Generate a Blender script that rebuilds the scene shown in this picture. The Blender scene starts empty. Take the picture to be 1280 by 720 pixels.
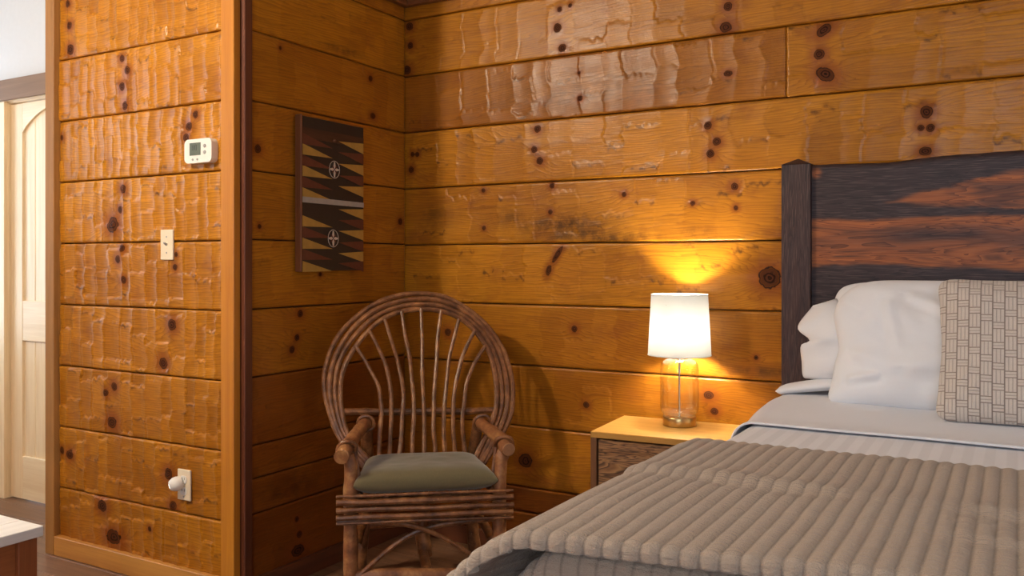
import bpy, math
import numpy as np
from mathutils import Vector

# ------------------------------------------------------------------ camera
F_PX, HORIZON, YAW, CAM_H = 1092.0, 329.4, 0.52485, 1.21
S_, C_ = math.sin(YAW), math.cos(YAW)
scn = bpy.context.scene
col = scn.collection
cd = bpy.data.cameras.new('camera')
cam = bpy.data.objects.new('camera', cd)
col.objects.link(cam)
cam.location = (0, 0, CAM_H)
cam.rotation_euler = (math.pi / 2, 0, YAW)
cd.sensor_width = 36.0
cd.lens = F_PX / 1280 * 36.0
cd.shift_y = -(360 - HORIZON) / 1280
cd.clip_start = 0.05
scn.camera = cam

# ------------------------------------------------------------------ world, exposure
w = bpy.data.worlds.new('overcast_sky')
scn.world = w
w.use_nodes = True
bg = w.node_tree.nodes['Background']
bg.inputs['Color'].default_value = (0.76, 0.88, 1.0, 1)
bg.inputs['Strength'].default_value = 6.1
scn.view_settings.view_transform = 'Standard'
scn.view_settings.look = 'None'
scn.view_settings.gamma = 1
scn.view_settings.use_curve_mapping = False
scn.view_settings.exposure = 0.0

# unseen windows, the hall and right ones added for more daylight: sampled through portals
WIN_LEFT = (0.45, 1.40, 1.60, 2.5)      # on wall x=-5.2: y0,y1,z0,z1
ADDED_WIN_HALL = (1.72, 2.52, 0.7, 2.4)       # same wall, unseen, added to brighten the hall door
WIN_REAR = (-0.7, 1.4, 0.8, 2.3)       # on wall y=-1.8: x0,x1,z0,z1
ADDED_WIN_RIGHT = (0.6, 1.5, 1.0, 2.2)     # added unseen to light the bed, on wall x=2.8: y0,y1,z0,z1
def portal(name, loc, rot, sx, sy):
    l = bpy.data.lights.new(name, 'AREA')
    l.shape = 'RECTANGLE'; l.size = sx; l.size_y = sy
    l.cycles.is_portal = True
    o = bpy.data.objects.new(name, l); col.objects.link(o)
    o.location = loc; o.rotation_euler = rot
portal('window_daylight', (-5.24, (WIN_LEFT[0]+WIN_LEFT[1])/2, (WIN_LEFT[2]+WIN_LEFT[3])/2), (0, -math.pi/2, 0), WIN_LEFT[3]-WIN_LEFT[2], WIN_LEFT[1]-WIN_LEFT[0])
portal('window_daylight', (-5.24, (ADDED_WIN_HALL[0]+ADDED_WIN_HALL[1])/2, (ADDED_WIN_HALL[2]+ADDED_WIN_HALL[3])/2), (0, -math.pi/2, 0), ADDED_WIN_HALL[3]-ADDED_WIN_HALL[2], ADDED_WIN_HALL[1]-ADDED_WIN_HALL[0])  # daylight portal of the added hall window
portal('window_daylight', (2.84, (ADDED_WIN_RIGHT[0]+ADDED_WIN_RIGHT[1])/2, (ADDED_WIN_RIGHT[2]+ADDED_WIN_RIGHT[3])/2), (0, math.pi/2, 0), ADDED_WIN_RIGHT[3]-ADDED_WIN_RIGHT[2], ADDED_WIN_RIGHT[1]-ADDED_WIN_RIGHT[0])  # daylight portal of the added right window
portal('window_daylight', ((WIN_REAR[0]+WIN_REAR[1])/2, -1.84, (WIN_REAR[2]+WIN_REAR[3])/2), (math.pi/2, 0, 0), WIN_REAR[1]-WIN_REAR[0], WIN_REAR[3]-WIN_REAR[2])

CEIL_LAMP = (-2.72, 0.45, 2.55)
CEIL_LAMP_STRENGTH = 545.0
BULB_STRENGTH = 760.0

# ------------------------------------------------------------------ pixel helpers
def ray(px, py):
    u = (px - 640) / F_PX; v = (HORIZON - py) / F_PX
    return np.array([-S_ + u * C_, C_ + u * S_, v])
def on_y(px, py, y):
    d = ray(px, py); t = y / d[1]; return np.array([d[0]*t, y, CAM_H + d[2]*t])
def on_x(px, py, x):
    d = ray(px, py); t = x / d[0]; return np.array([x, d[1]*t, CAM_H + d[2]*t])
def on_z(px, py, z):
    d = ray(px, py); t = (z - CAM_H) / d[2]; return np.array([d[0]*t, d[1]*t, z])

# ------------------------------------------------------------------ object helpers
def tag(o, label=None, cat=None, group=None, kind=None):
    if label: o['label'] = label
    if cat: o['category'] = cat
    if group: o['group'] = group
    if kind: o['kind'] = kind
    return o
def empty(name, loc=(0, 0, 0), rz=0.0):
    o = bpy.data.objects.new(name, None); col.objects.link(o)
    o.location = loc; o.rotation_euler = (0, 0, rz); o.empty_display_size = 0.1
    return o
def link(name, me, mat, parent=None):
    o = bpy.data.objects.new(name, me); col.objects.link(o)
    if mat is not None and len(me.materials) == 0: me.materials.append(mat)
    if parent is not None: o.parent = parent
    return o
class MB:
    """collects verts/faces of one part"""
    def __init__(s): s.v = []; s.f = []
    def add(s, v, f):
        n = len(s.v); s.v += [tuple(map(float, p)) for p in v]
        s.f += [tuple(i + n for i in q) for q in f]; return s
    def box(s, a, b, bev=0.0):
        x0, y0, z0 = a; x1, y1, z1 = b
        if bev <= 0:
            v = [(x, y, z) for z in (z0, z1) for y in (y0, y1) for x in (x0, x1)]
            return s.add(v, [(0, 2, 3, 1), (4, 5, 7, 6), (0, 1, 5, 4), (2, 6, 7, 3), (0, 4, 6, 2), (1, 3, 7, 5)])
        e = bev; X = (x0, x1); Y = (y0, y1); Z = (z0, z1)
        v = []; idx = {}
        for i in (0, 1):
            for j in (0, 1):
                for k in (0, 1):
                    sx, sy, sz = 1-2*i, 1-2*j, 1-2*k
                    for ax in range(3):
                        p = [X[i]+sx*e, Y[j]+sy*e, Z[k]+sz*e]
                        p[ax] = (X[i], Y[j], Z[k])[ax]
                        idx[i, j, k, ax] = len(v); v.append(tuple(p))
        f = []
        for ax in range(3):
            o = [a for a in range(3) if a != ax]
            for q in (0, 1):
                loop = []
                for (a, b2) in ((0, 0), (1, 0), (1, 1), (0, 1)):
                    c = [0, 0, 0]; c[ax] = q; c[o[0]] = a; c[o[1]] = b2
                    loop.append(idx[c[0], c[1], c[2], ax])
                f.append(tuple(loop))
        for ax in range(3):
            o = [a for a in range(3) if a != ax]
            for a in (0, 1):
                for b2 in (0, 1):
                    c0 = [0, 0, 0]; c1 = [0, 0, 0]
                    c0[ax] = 0; c1[ax] = 1
                    for c in (c0, c1): c[o[0]] = a; c[o[1]] = b2
                    f.append((idx[(*c0, o[0])], idx[(*c1, o[0])], idx[(*c1, o[1])], idx[(*c0, o[1])]))
        for i in (0, 1):
            for j in (0, 1):
                for k in (0, 1): f.append((idx[i, j, k, 0], idx[i, j, k, 1], idx[i, j, k, 2]))
        return s.add(v, f)
    def tube(s, pts, rad, seg=10, caps=True, jit=0.0, seed=0):
        P = np.array(pts, float); n = len(P)
        R = np.full(n, rad) if np.isscalar(rad) else np.interp(np.linspace(0, 1, n), np.linspace(0, 1, len(rad)), rad)
        if jit:
            rg = np.random.default_rng(seed); R = R * (1 + jit * rg.uniform(-1, 1, n))
        T = np.gradient(P, axis=0); T /= np.linalg.norm(T, axis=1)[:, None] + 1e-12
        up = np.array([0, 0, 1.0]) if abs(T[0][2]) < 0.9 else np.array([1.0, 0, 0])
        N = np.cross(T[0], up); N /= np.linalg.norm(N)
        v = []; ang = np.linspace(0, 2*math.pi, seg, endpoint=False)
        for i in range(n):
            N = N - T[i] * N.dot(T[i]); N /= np.linalg.norm(N)
            B = np.cross(T[i], N)
            for a in ang: v.append(P[i] + R[i] * (N*math.cos(a) + B*math.sin(a)))
        f = [(i*seg+j, i*seg+(j+1) % seg, (i+1)*seg+(j+1) % seg, (i+1)*seg+j) for i in range(n-1) for j in range(seg)]
        if caps: f += [tuple(range(seg))[::-1], tuple((n-1)*seg+j for j in range(seg))]
        return s.add(v, f)
    def lathe(s, prof, c=(0, 0, 0), seg=40):
        v = []; f = []; n = len(prof)
        for i in range(seg):
            a = 2*math.pi*i/seg
            for r, z in prof: v.append((c[0]+r*math.cos(a), c[1]+r*math.sin(a), c[2]+z))
        for i in range(seg):
            for j in range(n-1):
                a = i*n+j; b = ((i+1) % seg)*n+j
                f.append((a, b, b+1, a+1))
        return s.add(v, f)
    def prism(s, poly, axis, a, b):
        """poly: 2-D points; extruded along axis from a to b"""
        n = len(poly); v = []
        for t in (a, b):
            for p in poly:
                q = list(p); q.insert(axis, t); v.append(tuple(q))
        f = [tuple(range(n))[::-1], tuple(range(n, 2*n))] + [(i, (i+1) % n, n+(i+1) % n, n+i) for i in range(n)]
        return s.add(v, f)
    def build(s, name, mat, parent=None, smooth=False, fix=True):
        me = bpy.data.meshes.new(name); me.from_pydata(s.v, [], s.f)
        if fix:
            import bmesh
            bm = bmesh.new(); bm.from_mesh(me); bmesh.ops.recalc_face_normals(bm, faces=bm.faces); bm.to_mesh(me); bm.free()
        if smooth:
            me.polygons.foreach_set('use_smooth', [True]*len(me.polygons))
            if smooth != 'all': me.set_sharp_from_angle(angle=math.radians(42))
        me.update()
        return link(name, me, mat, parent)
def grid_mesh(name, P, mat, parent=None, uv=None, attrs=None, flip=False, smooth=True):
    """P: (n,m,3) array"""
    n, m = P.shape[:2]
    me = bpy.data.meshes.new(name)
    i = np.arange(n-1)[:, None]*m + np.arange(m-1)[None, :]
    q = np.stack([i, i+1, i+m+1, i+m], -1).reshape(-1, 4)
    if flip: q = q[:, ::-1]
    me.vertices.add(n*m); me.vertices.foreach_set('co', P.reshape(-1).astype(np.float32))
    nf = len(q); me.loops.add(nf*4); me.polygons.add(nf)
    me.loops.foreach_set('vertex_index', np.ascontiguousarray(q).reshape(-1).astype(np.int32))
    me.polygons.foreach_set('loop_start', (np.arange(nf)*4).astype(np.int32))
    if smooth: me.polygons.foreach_set('use_smooth', np.ones(nf, bool))
    if uv is not None:
        l = me.uv_layers.new(name='UVMap')
        l.data.foreach_set('uv', uv.reshape(-1, 2)[q.reshape(-1)].reshape(-1).astype(np.float32))
    for k, a in (attrs or {}).items():
        at = me.attributes.new(k, 'FLOAT', 'POINT'); at.data.foreach_set('value', a.reshape(-1).astype(np.float32))
    me.update(calc_edges=True); me.validate()
    return link(name, me, mat, parent)

def vnoise(x, y, seed):
    """smooth value noise in -1..1"""
    x = np.asarray(x, float); y = np.asarray(y, float)
    rg = np.random.default_rng(seed); tab = rg.uniform(-1, 1, (64, 64))
    xi = np.floor(x).astype(int); yi = np.floor(y).astype(int); fx = x-xi; fy = y-yi
    fx = fx*fx*(3-2*fx); fy = fy*fy*(3-2*fy)
    g = lambda a, b: tab[a % 64, b % 64]
    return (g(xi, yi)*(1-fx)+g(xi+1, yi)*fx)*(1-fy)+(g(xi, yi+1)*(1-fx)+g(xi+1, yi+1)*fx)*fy
def sstep(a, b, x):
    t = np.clip((x-a)/(b-a), 0, 1); return t*t*(3-2*t)
def catmull(pts, n=40):
    P = np.array(pts, float); P = np.vstack([2*P[0]-P[1], P, 2*P[-1]-P[-2]])
    m = len(P)-3; out = []
    for t in np.linspace(0, m-1e-6, n):
        i = int(t); u = t-i; a, b, c, d = P[i:i+4]
        out.append(0.5*((2*b)+(-a+c)*u+(2*a-5*b+4*c-d)*u*u+(-a+3*b-3*c+d)*u**3))
    return np.array(out)
def resample(P, n):
    P = np.array(P, float); L = np.r_[0, np.cumsum(np.linalg.norm(np.diff(P, axis=0), axis=1))]
    t = np.linspace(0, L[-1], n); return np.stack([np.interp(t, L, P[:, k]) for k in range(P.shape[1])], 1)

# ------------------------------------------------------------------ materials
class NT:
    def __init__(s, name):
        s.m = bpy.data.materials.new(name); s.m.use_nodes = True
        s.t = s.m.node_tree; s.b = s.t.nodes['Principled BSDF']; s.out = s.t.nodes['Material Output']
    def n(s, typ, **kw):
        q = s.t.nodes.new(typ)
        for k, v in kw.items():
            if k.startswith('i_'):
                key = k[2:]; key = int(key) if key.isdigit() else key.replace('_', ' ')
                s.put(q.inputs[key], v)
            else: setattr(q, k, v)
        return q
    def put(s, sock, v):
        if isinstance(v, bpy.types.NodeSocket): s.t.links.new(v, sock)
        elif isinstance(v, bpy.types.Node): s.t.links.new(v.outputs[0], sock)
        else:
            if sock.type == 'RGBA' and len(v) == 3: v = (*v, 1)
            sock.default_value = v
    def math(s, op, a, b=0.0, c=None):
        q = s.n('ShaderNodeMath', operation=op); s.put(q.inputs[0], a); s.put(q.inputs[1], b)
        if c is not None: s.put(q.inputs[2], c)
        return q.outputs[0]
    def attr(s, name): return s.n('ShaderNodeAttribute', attribute_name=name).outputs['Fac']
    def noise(s, vec, scale, detail=3, rough=0.5, dist=0.0):
        q = s.n('ShaderNodeTexNoise'); s.put(q.inputs['Vector'], vec)
        q.inputs['Scale'].default_value = scale; q.inputs['Detail'].default_value = detail
        q.inputs['Roughness'].default_value = rough; q.inputs['Distortion'].default_value = dist
        return q.outputs['Fac']
    def map(s, vec, scale=(1, 1, 1), loc=(0, 0, 0)):
        q = s.n('ShaderNodeMapping'); s.put(q.inputs['Vector'], vec)
        q.inputs['Scale'].default_value = scale; q.inputs['Location'].default_value = loc
        return q.outputs[0]
    def mix(s, fac, a, b, blend='MIX'):
        q = s.n('ShaderNodeMix', data_type='RGBA', blend_type=blend)
        s.put(q.inputs[0], fac); s.put(q.inputs[6], a); s.put(q.inputs[7], b)
        return q.outputs[2]
    def ramp(s, fac, stops):
        q = s.n('ShaderNodeValToRGB'); s.put(q.inputs[0], fac)
        e = q.color_ramp.elements
        while len(e) < len(stops): e.new(0.5)
        for k, (p, c) in enumerate(stops):
            e[k].position = p; e[k].color = (*c, 1) if len(c) == 3 else c
        return q.outputs[0]
    def rng(s, v, a, b, c, d, smooth=True):
        q = s.n('ShaderNodeMapRange', interpolation_type='SMOOTHSTEP' if smooth else 'LINEAR')
        s.put(q.inputs[0], v)
        for k, x in enumerate((a, b, c, d)): q.inputs[k+1].default_value = x
        return q.outputs[0]
    def bump(s, h, strength=0.3, dist=0.002, prev=None):
        q = s.n('ShaderNodeBump'); s.put(q.inputs['Height'], h)
        q.inputs['Strength'].default_value = strength; q.inputs['Distance'].default_value = dist
        if prev is not None: s.put(q.inputs['Normal'], prev)
        return q.outputs[0]
    def fin(s, color=None, rough=None, normal=None, **kw):
        if color is not None: s.put(s.b.inputs['Base Color'], color)
        if rough is not None: s.put(s.b.inputs['Roughness'], rough)
        if normal is not None: s.put(s.b.inputs['Normal'], normal)
        for k, v in kw.items(): s.put(s.b.inputs[k.replace('_', ' ')], v)
        return s.m
def srgb(r, g, b):
    f = lambda c: (c/255/12.92) if c/255 <= 0.04045 else ((c/255+0.055)/1.055)**2.4
    return (f(r), f(g), f(b))

def mat_pine(grain):
    """varnished knotty pine; grain axis 0=x 1=y; uses ring / knot / tint / facet / stain attributes of the plank"""
    t = NT('varnished_knotty_pine')
    geo = t.n('ShaderNodeNewGeometry').outputs['Position']
    st = [14, 14, 14]; st[grain] = 1.2
    fib = [260, 260, 260]; fib[grain] = 9
    ring = t.attr('ring'); knot = t.attr('knot'); tint = t.attr('tint'); facet = t.attr('facet'); stain = t.attr('stain')
    wob = t.noise(t.map(geo, st), 1.6, 3)
    r2 = t.math('ADD', t.math('MULTIPLY', ring, 95.0), t.math('MULTIPLY', wob, 5.0))
    band = t.math('FRACT', r2)
    late = t.math('POWER', band, 3.0)
    late = t.math('MULTIPLY', late, t.rng(band, 0.94, 1.0, 1.0, 0.0))
    lowf = t.noise(t.map(geo, [a*0.25 for a in st]), 1.3, 2)
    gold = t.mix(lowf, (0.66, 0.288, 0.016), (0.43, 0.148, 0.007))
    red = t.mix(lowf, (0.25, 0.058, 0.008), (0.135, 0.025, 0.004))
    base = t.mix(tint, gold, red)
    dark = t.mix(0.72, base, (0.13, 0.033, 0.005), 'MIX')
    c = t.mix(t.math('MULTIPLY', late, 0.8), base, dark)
    fibn = t.noise(t.map(geo, fib), 1.0, 2, 0.6)
    c = t.mix(t.rng(fibn, 0.40, 0.72, 0.0, 0.42), c, dark)
    c = t.mix(1.0, c, t.ramp(facet, [(0, (0.70, 0.64, 0.58)), (1, (1.16, 1.20, 1.24))]), 'MULTIPLY')
    strk = t.noise(t.map(geo, [a*3.2 for a in st]), 1.0, 4, 0.65)
    c = t.mix(t.rng(strk, 0.50, 0.72, 0.0, 0.45), c, dark)
    # blotches of uneven stain
    bl = t.noise(t.map(geo, (5, 5, 7)), 1.0, 4, 0.6)
    c = t.mix(t.rng(bl, 0.54, 0.74, 0.0, 0.50), c, (0.20, 0.055, 0.012))
    sn = t.noise(t.map(geo, (26, 26, 26)), 1.0, 4, 0.65)
    c = t.mix(t.math('MULTIPLY', stain, t.rng(sn, 0.33, 0.62, 0.25, 1.0)), c, (0.045, 0.014, 0.006))
    # knots: halo, core, crack
    kn = t.math('ADD', knot, t.math('MULTIPLY', t.math('SUBTRACT', t.noise(t.map(geo, (60, 60, 60)), 1.0, 2), 0.5), 0.5))
    c = t.mix(t.rng(kn, 0.9, 3.4, 0.78, 0.0), c, (0.20, 0.045, 0.007))
    core = t.mix(t.rng(t.math('SINE', t.math('MULTIPLY', kn, 16.0)), -0.5, 0.9, 0.0, 1.0), (0.085, 0.024, 0.008), (0.022, 0.007, 0.003))
    c = t.mix(t.rng(kn, 0.72, 1.05, 1.0, 0.0), c, core)
    c = t.mix(t.math('MULTIPLY', t.rng(kn, 0.85, 0.98, 0.0, 1.0), t.rng(kn, 1.0, 1.15, 1.0, 0.0)), c, (0.02, 0.007, 0.004))
    nb = t.bump(t.math('ADD', t.math('MULTIPLY', fibn, 0.5), late), 0.22, 0.0012)
    tear = t.noise(t.map(geo, (90, 90, 90)), 1.0, 3, 0.6)
    nb = t.bump(tear, 0.10, 0.002, nb)
    rough = t.math('ADD', 0.23, t.math('MULTIPLY', tear, 0.18))
    return t.fin(c, t.math('ADD', rough, t.rng(kn, 0.8, 1.3, 0.3, 0.0)), nb, Specular_IOR_Level=t.rng(kn, 0.8, 1.5, 0.08, 0.29))

def mat_board(name, light, dark, axis, rough=0.45, scale=1.0, saw=0.0, bump=0.25):
    """plain board wood with grain along axis (object coordinates)"""
    t = NT(name); oc = t.n('ShaderNodeTexCoord').outputs['Object']
    geo = t.n('ShaderNodeNewGeometry').outputs['Position']
    s1 = [30*scale]*3; s1[axis] = 1.5*scale
    s2 = [300*scale]*3; s2[axis] = 8*scale
    a = t.noise(t.map(geo, s1), 1.0, 4, 0.55, 0.6)
    b = t.noise(t.map(geo, s2), 1.0, 2)
    f = t.math('ADD', t.math('MULTIPLY', a, 0.75), t.math('MULTIPLY', b, 0.25))
    c = t.ramp(f, [(0.30, dark), (0.70, light)])
    h = b
    if saw:
        sv = t.n('ShaderNodeTexWave', wave_type='BANDS', bands_direction='DIAGONAL'); t.put(sv.inputs['Vector'], geo)
        sv.inputs['Scale'].default_value = 60; sv.inputs['Distortion'].default_value = 2.0
        c = t.mix(t.math('MULTIPLY', sv.outputs['Fac'], saw), c, dark); h = t.math('ADD', b, t.math('MULTIPLY', sv.outputs['Fac'], 0.6))
    return t.fin(c, rough, t.bump(h, bump, 0.001))

def mat_plain(name, c, rough=0.5, metal=0.0, noise=0.0, **kw):
    t = NT(name)
    if noise:
        geo = t.n('ShaderNodeNewGeometry').outputs['Position']
        n = t.noise(geo, 40, 3)
        t.b.inputs['Normal']; t.fin(t.mix(n, tuple(x*(1-noise) for x in c), tuple(min(1, x*(1+noise)) for x in c)), rough, t.bump(n, 0.08, 0.002), Metallic=metal, **kw)
        return t.m
    # fine speckle keeps it procedural
    geo = t.n('ShaderNodeNewGeometry').outputs['Position']
    n = t.noise(geo, 180, 2)
    return t.fin(t.mix(n, tuple(x*0.97 for x in c), c), rough, None, Metallic=metal, **kw)

def mat_fabric(name, c, rough=0.85, weave=900, sheen=0.2, amp=0.12, stripe=None, wr=0.0):
    t = NT(name); geo = t.n('ShaderNodeNewGeometry').outputs['Position']
    x = t.n('ShaderNodeSeparateXYZ'); t.put(x.inputs[0], geo)
    n1 = t.noise(t.map(geo, (weave, weave*0.08, weave*0.3)), 1.0, 2)
    n2 = t.noise(t.map(geo, (weave*0.08, weave, weave*0.3)), 1.0, 2)
    f = t.math('MULTIPLY', t.math('ADD', n1, n2), 0.5)
    colr = t.mix(f, tuple(v*(1-amp) for v in c), tuple(min(1, v*(1+amp)) for v in c))
    h = f
    if stripe:
        pitch, s = stripe
        sw = t.math('SINE', t.math('MULTIPLY', x.outputs[0], 2*math.pi/pitch))
        colr = t.mix(t.rng(sw, -0.3, 0.3, 0.0, 1.0), colr, tuple(min(1, v*s) for v in c))
    nb = t.bump(h, 0.12, 0.001)
    if wr: nb = t.bump(t.noise(geo, 9, 4, 0.55), wr, 0.012, nb)
    return t.fin(colr, rough, nb, Sheen_Weight=sheen)

M = {}
M['pine_x'] = mat_pine(0)
M['pine_y'] = mat_pine(1)
M['backing'] = mat_plain('dark_wall_backing', (0.05, 0.018, 0.008), 0.9)
M['trim_gold'] = mat_board('golden_pine_trim', (0.56, 0.225, 0.020), (0.40, 0.135, 0.012), 2, 0.38)
M['trim_brown'] = mat_board('brown_rough_sawn_trim', (0.42, 0.20, 0.05), (0.25, 0.11, 0.026), 2, 0.6, saw=0.35)
M['trim_dark'] = mat_board('dark_red_stained_trim', (0.16, 0.045, 0.016), (0.07, 0.018, 0.008), 2, 0.45)
M['base_x'] = mat_board('golden_pine_baseboard', (0.58, 0.28, 0.06), (0.40, 0.16, 0.03), 0, 0.4)
M['base_dark'] = mat_board('dark_red_baseboard', (0.16, 0.045, 0.016), (0.07, 0.02, 0.009), 1, 0.45)
M['head_trim'] = mat_board('weathered_head_trim', (0.30, 0.185, 0.115), (0.20, 0.12, 0.075), 0, 0.7, saw=0.3)
M['door_pine'] = mat_board('clear_pine_door', (0.90, 0.74, 0.50), (0.74, 0.54, 0.31), 2, 0.38, 0.8)
M['door_pine_x'] = mat_board('clear_pine_rail', (0.90, 0.74, 0.50), (0.74, 0.54, 0.31), 0, 0.38, 0.8)
M['drywall'] = mat_plain('white_painted_wall', (0.70, 0.72, 0.75), 0.7, noise=0.03)
M['ceil'] = mat_plain('pale_ceiling_paint', (0.72, 0.66, 0.58), 0.8, noise=0.03)
M['floor'] = mat_board('brown_floor_boards', (0.22, 0.112, 0.058), (0.11, 0.050, 0.025), 0, 0.42)
M['bark'] = None
t = NT('glossy_red_brown_bark'); geo = t.n('ShaderNodeNewGeometry').outputs['Position']
n = t.noise(geo, 22, 4, 0.6); n2 = t.noise(geo, 120, 3, 0.6)
cc = t.ramp(n, [(0.28, (0.05, 0.016, 0.006)), (0.5, (0.17, 0.064, 0.023)), (0.75, (0.36, 0.155, 0.055))])
M['bark'] = t.fin(t.mix(t.rng(n2, 0.62, 0.75, 0, 0.5), cc, (0.48, 0.28, 0.13)), 0.34, t.bump(t.math('ADD', n, n2), 0.35, 0.003))
t = NT('tan_peeled_log'); geo = t.n('ShaderNodeNewGeometry').outputs['Position']
n = t.noise(geo, 16, 4, 0.65); n2 = t.noise(geo, 90, 3, 0.6)
cc = t.ramp(n, [(0.32, (0.13, 0.045, 0.018)), (0.52, (0.27, 0.105, 0.038)), (0.72, (0.48, 0.24, 0.09))])
M['log'] = t.fin(t.mix(t.rng(n2, 0.6, 0.75, 0, 0.5), cc, (0.12, 0.045, 0.02)), 0.45, t.bump(t.math('ADD', n, n2), 0.35, 0.003))
M['log_end'] = mat_plain('cut_log_end', (0.36, 0.17, 0.075), 0.6, noise=0.35)
M['cushion'] = mat_fabric('olive_green_cloth', (0.118, 0.094, 0.044), 0.9, 700, 0.3, 0.3)
M['white_sheet'] = mat_fabric('white_cotton_sheet', (0.73, 0.735, 0.78), 0.8, 1100, 0.15, 0.03)
M['coverlet'] = mat_fabric('white_striped_coverlet', (0.71, 0.715, 0.76), 0.8, 900, 0.15, 0.03, stripe=(0.045, 1.09))
M['pillowcase'] = mat_fabric('white_cotton_pillowcase', (0.77, 0.775, 0.81), 0.8, 1100, 0.15, 0.03, wr=0.18)
# quilt: cross-thread crinkle between the stitch lines
t = NT('taupe_quilted_cotton'); geo = t.n('ShaderNodeNewGeometry').outputs['Position']
cr = t.noise(t.map(geo, (20, 130, 130)), 1.0, 3, 0.6); n = t.noise(geo, 500, 2)
cc = t.mix(t.math('MULTIPLY', t.math('ADD', cr, n), 0.5), (0.345, 0.262, 0.195), (0.47, 0.37, 0.285))
cc = t.mix(t.rng(t.attr('groove'), 0.0, 0.45, 0.75, 0.0), cc, (0.21, 0.16, 0.125))  # grooves coloured darker, standing in for shade between the ribs
M['quilt'] = t.fin(cc, 0.85, t.bump(t.math('ADD', cr, t.math('MULTIPLY', n, 0.3)), 0.9, 0.008), Sheen_Weight=0.25)
# basket-weave pillow
t = NT('taupe_basket_weave_fabric'); uv = t.n('ShaderNodeTexCoord').outputs['UV']
x = t.n('ShaderNodeSeparateXYZ'); t.put(x.inputs[0], uv)
cw, ch = 0.0285, 0.055
cu = t.math('DIVIDE', x.outputs[0], cw); ci = t.math('FLOOR', cu); cf = t.math('FRACT', cu)
off = t.math('MULTIPLY', t.math('FRACT', t.math('MULTIPLY', ci, 0.37)), 1.0)
rv = t.math('FRACT', t.math('ADD', t.math('DIVIDE', x.outputs[1], ch), off))
tall = t.math('LESS_THAN', rv, 0.70)
edge = lambda v, wd: t.math('MINIMUM', t.rng(v, 0.0, wd, 0.0, 1.0), t.rng(v, 1-wd, 1.0, 1.0, 0.0))
vt = t.math('DIVIDE', rv, 0.70); vs = t.math('DIVIDE', t.math('SUBTRACT', rv, 0.70), 0.30)
l_t = t.math('FRACT', t.math('MULTIPLY', cf, 3.0)); l_s = t.math('FRACT', t.math('MULTIPLY', vs, 2.0))
h_t = t.math('MULTIPLY', edge(l_t, 0.22), edge(vt, 0.06)); h_s = t.math('MULTIPLY', edge(l_s, 0.25), edge(vs, 0.1))
hh = t.math('MULTIPLY', t.math('ADD', t.math('MULTIPLY', h_t, tall), t.math('MULTIPLY', h_s, t.math('SUBTRACT', 1.0, tall))), edge(cf, 0.07))
line = t.math('MULTIPLY', edge(cf, 0.10), t.math('ADD', t.math('MULTIPLY', edge(vt, 0.05), tall), t.math('MULTIPLY', edge(vs, 0.11), t.math('SUBTRACT', 1.0, tall))))
geo = t.n('ShaderNodeNewGeometry').outputs['Position']
n = t.noise(geo, 420, 2)
cc = t.mix(n, (0.50, 0.435, 0.385), (0.66, 0.59, 0.535))
cc = t.mix(t.math('SUBTRACT', 1.0, hh), cc, (0.45, 0.385, 0.34))
cc = t.mix(t.math('SUBTRACT', 1.0, line), cc, (0.25, 0.195, 0.165))
M['weave'] = t.fin(cc, 0.85, t.bump(hh, 0.55, 0.003), Sheen_Weight=0.2)
# rosewood
def mat_rose(name, axis):
    t = NT(name); geo = t.n('ShaderNodeNewGeometry').outputs['Position']
    o = t.attr('orange') if axis == 0 else 0.04
    s1 = [18, 18, 18]; s1[axis] = 2.2
    s2 = [420, 420, 420]; s2[axis] = 14
    wv = t.noise(t.map(geo, s1), 1.0, 3, 0.5, 1.2)
    rg_ = t.math('FRACT', t.math('MULTIPLY', wv, 9.0))
    line = t.math('POWER', rg_, 2.0)
    fine = t.noise(t.map(geo, s2), 1.0, 2)
    dk = t.mix(line, (0.034, 0.018, 0.021), (0.012, 0.007, 0.009))
    dk = t.mix(t.rng(fine, 0.5, 0.72, 0, 0.75), dk, (0.105, 0.066, 0.066))
    og = t.mix(line, (0.42, 0.125, 0.030), (0.15, 0.038, 0.012))
    og = t.mix(t.rng(fine, 0.5, 0.75, 0, 0.5), og, (0.40, 0.16, 0.07))
    og = t.mix(t.rng(wv, 0.52, 0.66, 0, 0.75), og, (0.075, 0.026, 0.016))
    c = t.mix(o, dk, og)
    return t.fin(c, 0.5, t.bump(t.math('ADD', fine, line), 0.2, 0.001), Specular_IOR_Level=0.4)
M['rose_x'] = mat_rose('rosewood_panel', 0)
M['rose_z'] = mat_rose('dark_rosewood_post', 2)
M['night_top'] = mat_board('honey_oak_top', (0.50, 0.27, 0.065), (0.36, 0.17, 0.036), 0, 0.35)
M['night_side'] = mat_board('brown_walnut_case', (0.19, 0.085, 0.035), (0.11, 0.046, 0.02), 2, 0.45)
t = NT('wire_brushed_dark_grain'); geo = t.n('ShaderNodeNewGeometry').outputs['Position']
wv = t.noise(t.map(geo, (3.0, 3.0, 26)), 1.0, 3, 0.5, 0.8); rg_ = t.math('FRACT', t.math('MULTIPLY', wv, 11.0))
M['drawer'] = t.fin(t.ramp(rg_, [(0.0, (0.055, 0.024, 0.013)), (0.45, (0.26, 0.125, 0.05)), (0.8, (0.34, 0.18, 0.075)), (1.0, (0.04, 0.017, 0.01))]), 0.5, t.bump(rg_, 0.4, 0.002))
M['brass'] = mat_plain('brushed_brass', (0.52, 0.37, 0.17), 0.3, 1.0)
M['chrome'] = mat_plain('satin_nickel', (0.75, 0.73, 0.70), 0.25, 1.0)
M['white_plastic'] = mat_plain('white_plastic', (0.80, 0.77, 0.72), 0.4)
M['ivory'] = mat_plain('ivory_plastic', (0.80, 0.68, 0.50), 0.4)
M['grey_plastic'] = mat_plain('grey_plastic', (0.35, 0.34, 0.33), 0.5)
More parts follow.
